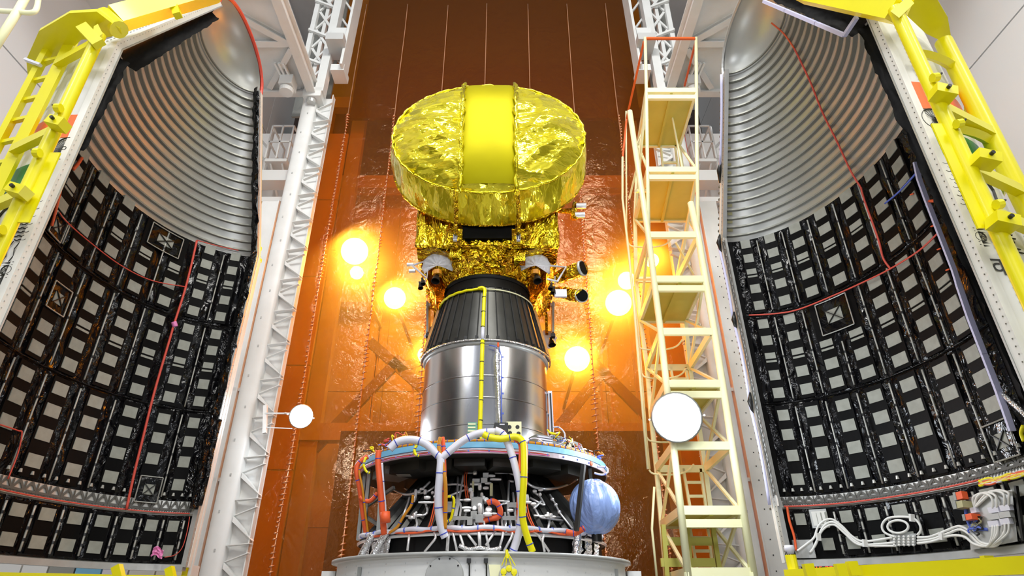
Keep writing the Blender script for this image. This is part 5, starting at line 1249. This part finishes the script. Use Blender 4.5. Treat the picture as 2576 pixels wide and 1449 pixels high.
        # foam edging
        def foam(px, w_=.035, off=.08): strip([onsh(F, x, y, off) for x, y in px], w_, .02, 'foam_strip', 'foam', T, 'lilac-white foam strip')
        foam([(2303, 408), (2312, 450), (2330, 500), (2365, 590), (2400, 680), (2410, 712)], .04)
        foam([(2410, 712), (2440, 800), (2475, 890), (2510, 980), (2546, 1082)], .045)
        tp_ = [F.rim(True, h, .20+.026, .05) for h in (F.k+.06, F.k+.5, F.k+.52, F.k+1.1, F.k+1.6)]
        strip(tp_[:2], .03, .03, 'foam_strip', 'foam', T, 'lilac-white foam strip'); strip(tp_[2:], .03, .03, 'foam_strip', 'foam', T, 'lilac-white foam strip')
        strip([F.rim(True, F.k+.06, .226, .05), F.rim(True, F.k+.05, .06, .05)], .03, .03, 'foam_strip', 'foam', T)
        fz = lambda a, b, i=.02, bow=.03: [F.rim(False, L3(a, b, k/8), i+bow*math.sin(PI*k/8), .06) for k in range(9)]
        for a, b, i in ((5.85, 4.85, .03), (3.95, 3.0, -.01), (2.9, 2.0, .0), (1.95, .93, -.01)):
            MB().tube(fz(a, b, i), .016, 8).build('foam_tube', 'foam', T, smooth=True, label='lilac-white foam tube')
        for z in (4.8, 4.0, 2.95, 1.98): MB().tube([F.rim(False, z+.1, .03, .05), F.rim(False, z, .03, .07), F.rim(False, z-.12, .0, .05)], [.01, .03, .01], 8).build('black_tape', 'tie', T, smooth=True)
        # riveted and zigzag strip at the far rim
        g = MB(); z = F.ring+.1; k = 0
        while z < F.k-.05:
            g.bar(F.rim(False, z, .045, .03), F.rim(False, z+.05, .10, .03), .006, .01); g.bar(F.rim(False, z+.05, .10, .03), F.rim(False, z+.1, .045, .03), .006, .01); z += .1
        for a in (.043, .104): g.bar(F.rim(False, F.ring+.1, a, .03), F.rim(False, F.k-.05, a, .03), .006, .01)
        o = g.build('zigzag_web', 'iso_dark', T); o['kind'] = 'stuff'
        MB().grid(lambda u, v: F.rim(False, L3(F.ring, F.k, u), .035+.075*v, .022), 10, 1).build('isogrid_edge', 'iso', T)
        g = MB(); z = .9
        while z < 5.8: g.box(F.rim(False, z, -.075, .02), (.03, .03, .02)); z += .07
        o = g.build('clip_row', 'rivet', T); o['kind'] = 'stuff'
        for z in [F.k+.1+.09*k for k in range(19)]:
            if noise.noise(Vector((z*7, 1, 1))) > -.15: MB().grid(lambda u, v: F.P(3+3.5*u, z+.03*v, .012), 2, 1).build('yellow_stain_tape', 'olive', T, label='yellowish tape patch')
        cord(F, T, 'red_cord', [(1998, 122), (2012, 150), (2040, 210), (2070, 285), (2105, 355), (2140, 430), (2166, 472)], .010, 'red', .06)
        cord(F, T, 'cord_end', [(1941, 58), (1965, 78), (1980, 95), (1998, 122)], .009, 'orange', .05)
        cord(F, T, 'red_cord', [(2166, 472), (2175, 505), (2195, 560), (2212, 610), (2222, 650), (2240, 676)], .010, 'red', .07)
        cord(F, T, 'red_cord', [(1884, 793), (1950, 789), (2010, 778), (2100, 742), (2180, 706), (2240, 676), (2310, 632), (2360, 586)], .008, 'red', .075)
        MB().tube([F.P(t, F.ring-.0, .055) for t in range(3, 86, 3)], .008, 6).build('red_cord', 'red', T, smooth=True)
        cord(F, T, 'blue_cord', [(2226, 512), (2262, 482), (2308, 432)], .009, 'bluewire', .07)
        cord(F, T, 'orange_tape', [(2338, 506), (2352, 505)], .014, 'orange', .07, label='orange tape')
        for x, y in ((2290, 490), (2342, 570), (2358, 628), (2380, 680)): cord(F, T, 'orange_tape', [(x, y), (x+8, y-3)], .007, 'orange', .06)
        cord(F, T, 'silver_edging', [(2520, 990), (2545, 1012), (2576, 1040), (2600, 1065)], .02, 'silver', .06)
        cord(F, T, 'red_cord', [(1980, 1275), (1986, 1310), (1998, 1350), (2003, 1385)], .012, 'orange', .07)
        slab(F, 15.5, 23.5, .70, .87, .02, .045, 3).build('riveted_plate', 'flange', T, label='grey riveted plate')
        slab(F, 16.3, 22.7, .72, .85, .045, .05, 3).build('plate_frame', 'shell', T)
        slab(F, 4, 14, .44, .60, .02, .045, 3).build('perforated_plate', 'flange', T, label='grey perforated foot plate')

# white cables at the foot of the right fairing
wc = thing('white_cable_set', 'set of white cables looping across the foot of the right fairing', 'cables', onsh(FR, 2200, 1380, .1))
def wcab(px, r=.0105, off=.10): MB().tube(smooth_path([onsh(FR, x, y, off) for x, y in px], 6), r, 7).build('cable', 'hose' if False else 'whitecable', wc, smooth=True)
M['whitecable'] = mat('white_cable', (.82, .82, .79), .4)
wcab([(2006, 1386), (2030, 1368), (2048, 1352), (2058, 1325), (2075, 1309), (2095, 1307), (2120, 1325), (2145, 1350), (2175, 1362), (2245, 1352)])
wcab([(2042, 1388), (2055, 1360), (2068, 1330), (2082, 1316), (2100, 1315), (2125, 1335), (2150, 1360), (2180, 1370), (2250, 1365)])
wcab([(2038, 1390), (2052, 1370), (2066, 1338), (2085, 1322), (2102, 1322), (2125, 1342), (2155, 1368), (2190, 1373), (2255, 1373)])
wcab([(2255, 1352), (2226, 1340), (2219, 1322), (2232, 1305), (2260, 1300), (2295, 1303), (2313, 1318), (2316, 1335), (2308, 1346)])
MB().tube([onsh(FR, 2259+26*math.cos(a), 1325+16*math.sin(a), .11) for a in [k*PI/14 for k in range(28)]], .0105, 7, closed=True).build('cable', 'whitecable', wc, smooth=True)
wcab([(2308, 1352), (2340, 1350), (2380, 1335), (2410, 1324), (2430, 1330), (2450, 1345), (2470, 1365), (2495, 1368), (2515, 1350), (2522, 1320)])
wcab([(2308, 1360), (2345, 1356), (2385, 1342), (2415, 1332), (2440, 1345), (2465, 1368), (2500, 1374), (2520, 1360)])
wcab([(2308, 1367), (2345, 1362), (2390, 1348), (2425, 1350), (2450, 1368), (2480, 1374), (2505, 1360), (2530, 1335), (2532, 1318)])
for (x, y) in ((2250, 1362), (2257, 1362), (2264, 1362), (2278, 1362), (2292, 1362)):
    pass
cb = thing('connector_board', 'small plate of white cable connectors below the looped white cable', 'connector plate', onsh(FR, 2270, 1370, .08))
MB().hexa([onsh(FR, x, y, o_) for o_ in (.07, .09) for x, y in ((2238, 1374), (2304, 1372), (2304, 1342), (2238, 1345))]).build('plate', 'flange', cb)
for i in range(5):
    for j in range(4): MB().sphere(onsh(FR, 2250+i*12, 1350+j*7, .105), .011, 5).build('connector', 'whitecable', cb)
for x in (2243, 2262, 2300): MB().tube([onsh(FR, x, 1375, .07), onsh(FR, x+2, 1392, .07)], .008, 6).build('bolt', 'tie', cb)
for (x, y), d_ in (((2175, 1366), 0), ((2368, 1348), 1), ((2058, 1350), 2), ((2293, 1302), 3)):
    o = MB().bar(onsh(FR, x, y-9, .11), onsh(FR, x+2, y+10, .11), .035, .03).build('cable_clamp', 'whitecable', wc)
# avionics plate at the far right
av = thing('avionics_plate', 'pale grey plate with white connectors and cables at the far right of the fairing foot', 'equipment plate', onsh(FR, 2490, 1390, .06))
MB().hexa([onsh(FR, x, y, o_) for o_ in (.065, .085) for x, y in ((2442, 1384), (2560, 1362), (2546, 1232), (2428, 1252))]).build('plate', 'flange', av)
for x0, x1 in ((2484, 2500),): MB().bar(onsh(FR, x0, 1246, .09), onsh(FR, x1, 1372, .09), .012, .01).build('rail', 'tie', av)
MB().bar(onsh(FR, 2556, 1222, .09), onsh(FR, 2575, 1360, .09), .02, .02).build('rail', 'tie', av)
for x, y, w_, m in ((2503, 1283, 26, 'hose'), (2503, 1300, 30, 'flange'), (2503, 1318, 26, 'hose'), (2532, 1278, 24, 'hose'), (2532, 1295, 28, 'flange'), (2532, 1312, 24, 'hose'), (2452, 1284, 14, 'hose')):
    c_ = onsh(FR, x, y, .11); MB().bar(onsh(FR, x-w_/2, y+1, .11), onsh(FR, x+w_/2, y-2, .11), .03, .04).build('connector', m, av)
for k, (x, y) in enumerate(((2498, 1283), (2508, 1281), (2527, 1277), (2538, 1275))):
    MB().tube(smooth_path([onsh(FR, x, y-5, .12), onsh(FR, x, y-20, .13), onsh(FR, x-8+k*2, y-36, .13), onsh(FR, x-30, y-42, .12), onsh(FR, x-50, y-30, .12), onsh(FR, 2452, 1278, .11)], 5), .009, 6).build('cable', 'whitecable', av, smooth=True)
for k, (x, y) in enumerate(((2498, 1322), (2504, 1322), (2510, 1320), (2528, 1316), (2538, 1315))):
    MB().tube(smooth_path([onsh(FR, x, y, .12), onsh(FR, x-2, y+25, .13), onsh(FR, x-8-k*4, y+45, .12), onsh(FR, 2480+k*3, 1376, .1)], 5), .008, 6).build('cable', 'whitecable', av, smooth=True)
for nm, x, y, w_, h_, m, lb in (('relay_box', 2420, 1247, 16, 20, 'orange', 'orange-red relay box at the upper corner of the grey plate'), ('relay_box', 2426, 1270, 26, 18, 'olive', 'cream relay box just below the upper orange-red one'), ('relay_box', 2448, 1301, 24, 15, 'orange', 'orange-red relay box on the grey plate beside dark wiring')):
    s_ = 1/1508.8*4.3; c_ = onsh(FR, x, y, .13)
    t = thing(nm, lb, 'relay', c_); MB().box(c_, (w_*s_, .07, h_*s_), Matrix.Rotation(.12, 3, 'Y')).build('case', m, t); MB().box(c_+Vector((0, .05, 0)), (w_*s_*1.15, .03, h_*s_*1.1), Matrix.Rotation(.12, 3, 'Y')).build('base', 'box', t)
wb_ = thing('dark_wiring_bundle', 'dark knotted wiring with yellow and blue strands on the grey plate', 'wiring', onsh(FR, 2455, 1330, .1))
rn = random.Random(8)
for k in range(16):
    x, y = rn.uniform(2440, 2470), rn.uniform(1305, 1338)
    MB().tube(smooth_path([onsh(FR, x+rn.uniform(-12, 12), y+rn.uniform(-10, 10), .12) for _ in range(4)], 4), .007, 5).build('wire', rn.choice(('tie', 'tie', 'olive', 'bluewire')), wb_, smooth=True)
MB().tube(smooth_path([onsh(FR, x, y, .1) for x, y in ((2428, 1270), (2432, 1300), (2440, 1322), (2455, 1330), (2485, 1332))], 5), .012, 6).build('wire', 'bluewire', wb_, smooth=True)
yb_ = thing('yellow_wire_bundle', 'yellow and red wire bundle above the grey plate at the far right', 'wiring', onsh(FR, 2500, 1210, .1))
for k in range(16):
    y = 1222-rn.uniform(0, 8); x = 2462+rn.uniform(0, 12)
    MB().tube(smooth_path([onsh(FR, x+j*24, y-j*6+rn.uniform(-6, 6), .12) for j in range(6)], 4), .009, 6).build('wire', rn.choice(('ytape', 'ytape', 'ytape', 'orange', 'olive', 'hose')), yb_, smooth=True)
MB().tube(smooth_path([onsh(FR, x, y, .11) for x, y in ((2574, 1072), (2569, 1090), (2576, 1110))], 5), .014, 6).build('wire', 'ytape', yb_, smooth=True)
mt_ = thing('foot_fitting', 'white round fitting with dark wires at the left foot of the right fairing', 'fitting', onsh(FR, 1985, 1385, 0))
MB().lathe([(.001, .03), (.04, .03), (.045, 0), (.03, -.04), (.001, -.04)], aY(1986, 1381, 5.9), 14).build('cap', 'hose', mt_, smooth=True)
for k in range(6): MB().tube([aY(1978+k*4, 1386, 5.9), aY(1976+k*5, 1396, 5.9)], .006, 5).build('wire', 'tie', mt_)

# ================================================================== YELLOW HANDLING FRAMES
def clampb(T, p, w_=.11, m='yellow'):
    o = MB().box(p, (w_, w_*.8, w_*.6), Matrix.Rotation(.3, 3, 'Y')).build('clamp_block', m, T)
    MB().tube([p+Vector((0, -.05, 0)), p+Vector((0, -.07, 0))], .012, 8).build('clamp_bolt', 'tie', o)
def vtube(T, px, py, Y, y0z, y1z, r, nm='main_tube', m='yellow', sq=False):
    X = kY(px, py, Y)
    (MB().bar((X, Y, y0z), (X, Y, y1z), r*2, r*2, (0, 1, 0)) if sq else MB().tube([(X, Y, y0z), (X, Y, y1z)], r, 16)).build(nm, m, T, auto=40)
    return X
# left frame
HL = thing('handling_frame', 'yellow tubular handling frame with ladder around the left fairing half', 'frame', (-3.6, 3.2, FLOOR))
zt_ = aY(258, 88, 3.05).z
XA = vtube(HL, 130, 345, 3.05, FLOOR, zt_, .042)
ztb = aY(185, 85, 3.3).z
XB = kY(135, 195, 3.3); MB().bar((XB, 3.3, FLOOR), (XB, 3.3, ztb), .09, .03, (0, 1, 0)).build('box_post', 'yellow', HL)
XC_ = vtube(HL, 75, 212, 3.35, FLOOR, aY(140, 95, 3.35).z, .025, 'ladder_stile', sq=True)
z = FLOOR+.2
while z < ztb-.1: MB().bar((XB, 3.32, z+.02), (XC_, 3.36, z), .03, .03).build('rung', 'yellow', HL); z += .21
for y in (125, 345, 500): 
    z = aY(200-(y-125)*.45, y, 3.15).z; MB().bar((XA, 3.07, z), (XB, 3.28, z), .05, .07).build('cross_tie', 'yellow', HL)
for x, y in ((146, 312), (48, 482)): clampb(HL, aY(x, y, 2.98))
for x, y in ((148, 272), (95, 385), (2, 578)):
    MB().tube([aY(x-8, y, 2.98), aY(x+6, y, 2.98)], .03, 10).build('pin', 'yellow', HL); MB().tube([aY(x-16, y-8, 2.97), aY(x, y, 2.97)], .007, 6).build('pin_bolt', 'tie', HL)
z0_, z1_ = aY(60, 560, 3.05).z, aY(135, 385, 3.05).z
MB().box((XA+.075, 3.05, (z0_+z1_)/2), (.07, .012, z1_-z0_)).build('web_plate', 'yellow', HL)
MB().hexa([aY(x, y, Y) for x, y, Y in ((232, 108, 3.0), (258, 84, 3.0), (246, 60, 3.0), (236, 66, 3.0), (232, 108, 3.1), (258, 84, 3.1), (246, 60, 3.1), (236, 66, 3.1))]).build('top_lug', 'yellow', HL)
MB().bar(aY(208, 68, 3.0), aY(250, 112, 3.0), .05, .08).build('top_lug', 'yellow', HL)
zp = aY(185, 90, 3.2).z
poly = [aZ(x, y, zp) for x, y in ((66, 150), (98, 78), (174, 33), (243, 29), (300, 72), (306, 86), (262, 96), (205, 100), (150, 150), (110, 170), (72, 212))]
def plate(poly, t_, nm, m, T):
    n = len(poly); MB().add(poly+[p+Vector((0, 0, t_)) for p in poly], [tuple(range(n))[::-1], tuple(range(n, 2*n))]+[(i, (i+1) % n, n+(i+1) % n, n+i) for i in range(n)]).build(nm, m, T)
plate(poly, .03, 'octagon_plate', 'yellow', HL)
MB().bar(aY(64, 150, 3.3), aY(102, 164, 3.3), .03, .02).build('white_strap', 'hose', HL)
MB().tube([aY(262, 40, 3.15), aY(300, 75, 3.15)], .07, 12).build('pivot_collar', 'yellow', HL, auto=40)
MB().bar(aY(285, 50, 3.2), aY(545, -25, 3.6), .17, .15).build('top_beam', 'yellow', HL)
MB().bar(aY(438, 10, 3.4), aY(447, 40, 3.4), .06).build('top_lug', 'yellow', HL)
zb_ = aY(250, 1440, 4.6).z
MB().bar((-5.2, 3.6, aY(0, 1444, 3.6).z), (aY(470, 1449, 5.6).x, 6.0, aY(470, 1466, 6.0).z), .12, .10).build('base_beam', 'yellow', HL)
for x, y0_, y1_, Y in ((300, 1424, 1460, 5.0), (432, 1428, 1470, 5.6)): MB().bar(aY(x-6, y0_, Y), aY(x+10, y1_+30, Y), .06).build('base_strut', 'yellow', HL)
MB().bar(aY(497, 1318, 6.75), aY(462, 1460, 6.75), .05, .05, (0, 1, 0)).build('rear_post', 'yellow', HL)
MB().bar(F_ := FL.rim(False, 5.6, -.12, 0), FL.rim(False, 4.1, -.12, 0), .012, .02).build('yellow_edge_strip', 'yellow', HL)
for y in (655, 625): MB().box(aY(652, y, 6.75), (.05, .05, .05)).build('small_lug', 'yellow', HL)
MB().bar(FL.rim(False, 4.0, -.10, 0), FL.rim(False, -1.6, -.16, 0), .03, .03, (0, 1, 0)).build('rear_post', 'tower', HL)
# right frame
HR = thing('handling_frame', 'yellow tubular handling frame with curved hoops around the right fairing half', 'frame', (3.2, 3.0, FLOOR))
zr = aY(2252, 22, 2.75).z
XA2 = vtube(HR, 2413, 372, 2.75, FLOOR, zr, .042)
XB2 = vtube(HR, 2484, 325, 3.05, FLOOR, aY(2375, 105, 3.05).z, .058, 'rear_tube')
for x, y in ((2372, 236), (2478, 402), (2523, 560)): clampb(HR, aY(x, y, 2.68), .12)
for x, y in ((2352, 196), (2412, 312), (2512, 515)):
    MB().tube([aY(x-7, y, 2.68), aY(x+7, y-2, 2.68)], .028, 10).build('pin', 'yellow', HR); MB().tube([aY(x+6, y-2, 2.67), aY(x+17, y-12, 2.67)], .007, 6).build('pin_bolt', 'tie', HR)
for y in (300, 450, 560): z = aY(2430, y, 2.9).z; MB().bar((XA2, 2.77, z), (XB2, 3.03, z), .05, .07).build('cross_tie', 'yellow', HR)
z0_, z1_ = aY(2480, 575, 2.75).z, aY(2375, 312, 2.75).z
MB().box((XA2-.07, 2.75, (z0_+z1_)/2), (.07, .012, z1_-z0_)).build('web_plate', 'yellow', HR)
for z in (1.35, 2.05, 2.75, 3.45):
    MB().tube([FR.P(176-t, z, -.13) for t in range(0, 96, 4)], .035, 4).build('hoop', 'yellow', HR)
zp = aY(2330, 70, 3.0).z
plate([aZ(x, y, zp) for x, y in ((2282, 40), (2300, 0), (2310, -30), (2356, -5), (2384, 43), (2399, 130), (2396, 150), (2372, 105), (2330, 85))], .03, 'octagon_plate', 'yellow', HR)
MB().bar(aY(2258, 30, 2.8), aY(2020, -18, 3.3), .14, .14).build('top_beam', 'yellow', HR)
MB().hexa([aY(x, y, Y) for Y in (2.7, 2.8) for x, y in ((2240, 28), (2262, 45), (2300, 8), (2285, -10))]).build('top_lug', 'yellow', HR)
MB().bar(aY(1985, 1450, 5.6), aY(2620, 1420, 3.9), .10, .10).build('base_beam', 'yellow', HR)
MB().tube([aY(1988, 1396, 5.6), aY(2000, 1450, 5.6)], .045, 12).build('base_strut', 'yellow', HR)
for x, y0_, y1_ in ((2035, 1418, 1445), (2115, 1418, 1445), (2145, 1412, 1440), (2485, 1398, 1420)): MB().bar(aY(x-4, y0_, 4.9), aY(x+6, y1_+8, 4.9), .07, .05).build('base_strut', 'yellow', HR)
# digital clock low at the right
dc = thing('digital_clock', 'small black clock with glowing red digits under the right fairing', 'clock', aY(2057, 1440, 5.9))
p = aY(2057, 1433, 6.6); MB().box(p, (.30, .05, .11)).build('case', 'darkbox', dc)
cu_ = bpy.data.curves.new('digits', 'FONT'); cu_.body = '01:15:30'; cu_.size = .085; cu_.align_x = 'CENTER'; cu_.align_y = 'CENTER'; cu_.extrude = .002
tmp_ = bpy.data.objects.new('digits', cu_); COL.objects.link(tmp_); dg = bpy.context.evaluated_depsgraph_get(); me = bpy.data.meshes.new_from_object(tmp_.evaluated_get(dg)); bpy.data.objects.remove(tmp_); bpy.data.curves.remove(cu_)
for v in me.vertices: v.co = Vector((v.co.x, -v.co.z, v.co.y))+p+Vector((0, -.03, 0))
me.materials.clear(); me.materials.append(M['led']); to = bpy.data.objects.new('digits', me); COL.objects.link(to); to.parent = dc; to.matrix_parent_inverse = Matrix.Translation(-dc.location)
# cream pipe railing in the upper left corner
pr = thing('pipe_railing', 'cream painted pipe railing near the top of the left wall', 'railing', aY(20, 80, 4.2))
MB().tube([aY(72, -20, 4.0), aY(45, 28, 4.0), aY(-20, 130, 4.0)], .04, 12).build('post', 'pale', pr, smooth=True)
MB().tube(smooth_path([aY(-20, 26, 4.0), aY(45, 30, 4.0), aY(78, 32, 4.0), aY(92, 22, 4.0), aY(98, -15, 4.0)], 5), .026, 10).build('rail', 'pale', pr, smooth=True)
# pale structures beneath the fairings
for s_, px, lb in ((-1, (0, 470), 'pale cabinets and blue panels seen under the left fairing'), (1, (2010, 2576), 'pale cabinets seen under the right fairing')):
    t = thing('floor_cabinets', lb, 'cabinet', aY((px[0]+px[1])/2, 1440, 7.2))
    n = 7; w_ = (px[1]-px[0])/n
    for k in range(n):
        a, b = aY(px[0]+k*w_, 1440, 7.3), aY(px[0]+(k+1)*w_, 1440, 7.3)
        h_ = .45 if s_ < 0 else .45
        MB().box(((a.x+b.x)/2, 7.4, (FLOOR+h_)/2-.0), (abs(b.x-a.x)-.02, .4, h_-FLOOR)).build('cabinet', ('white', 'white', 'box', 'bluebd', 'hose', 'white', 'tower')[(k+(1 if s_ > 0 else 0)) % 7] if s_ < 0 else ('tower', 'darkbox', 'tower', 'darkbox', 'tower', 'tower_grey', 'tower_grey')[k], t)
# ================================================================== GROUPS OF LIKE THINGS
GR = {'fairing_half': 'the two open fairing halves', 'handling_frame': 'yellow frames holding the fairing halves', 'gantry_tower': 'white gantry towers beside the curtain',
      'white_hose': 'white hoses over the equipment deck', 'yellow_hose': 'yellow hoses on the rocket stage', 'red_cable': 'orange-red cables on the rocket stage', 'yellow_cable': 'yellow cables on the rocket stage',
      'white_cable': 'white cables at the deck edge', 'valve_cluster': 'valve clusters on the black skirt', 'thruster_pod': 'thruster pods under the satellite', 'red_wires': 'thin red wires on the skirt',
      'foil_wrapped_leg': 'foil-wrapped legs at the drum rim', 'relay_box': 'relay boxes on the right fairing foot', 'solar_panel_edge': 'panel edges below the satellite', 'floor_cabinets': 'cabinets under the fairings'}
for o in bpy.data.objects:
    if o.parent is None and o.get('category'):
        b = o.name.split('.')[0]
        if b == 'floodlamp': o['group'] = 'floodlamps behind the curtain' if 'curtain' in o['label'] or 'through' in o['label'] else 'floodlamps on the towers'
        elif b in GR: o['group'] = GR[b]
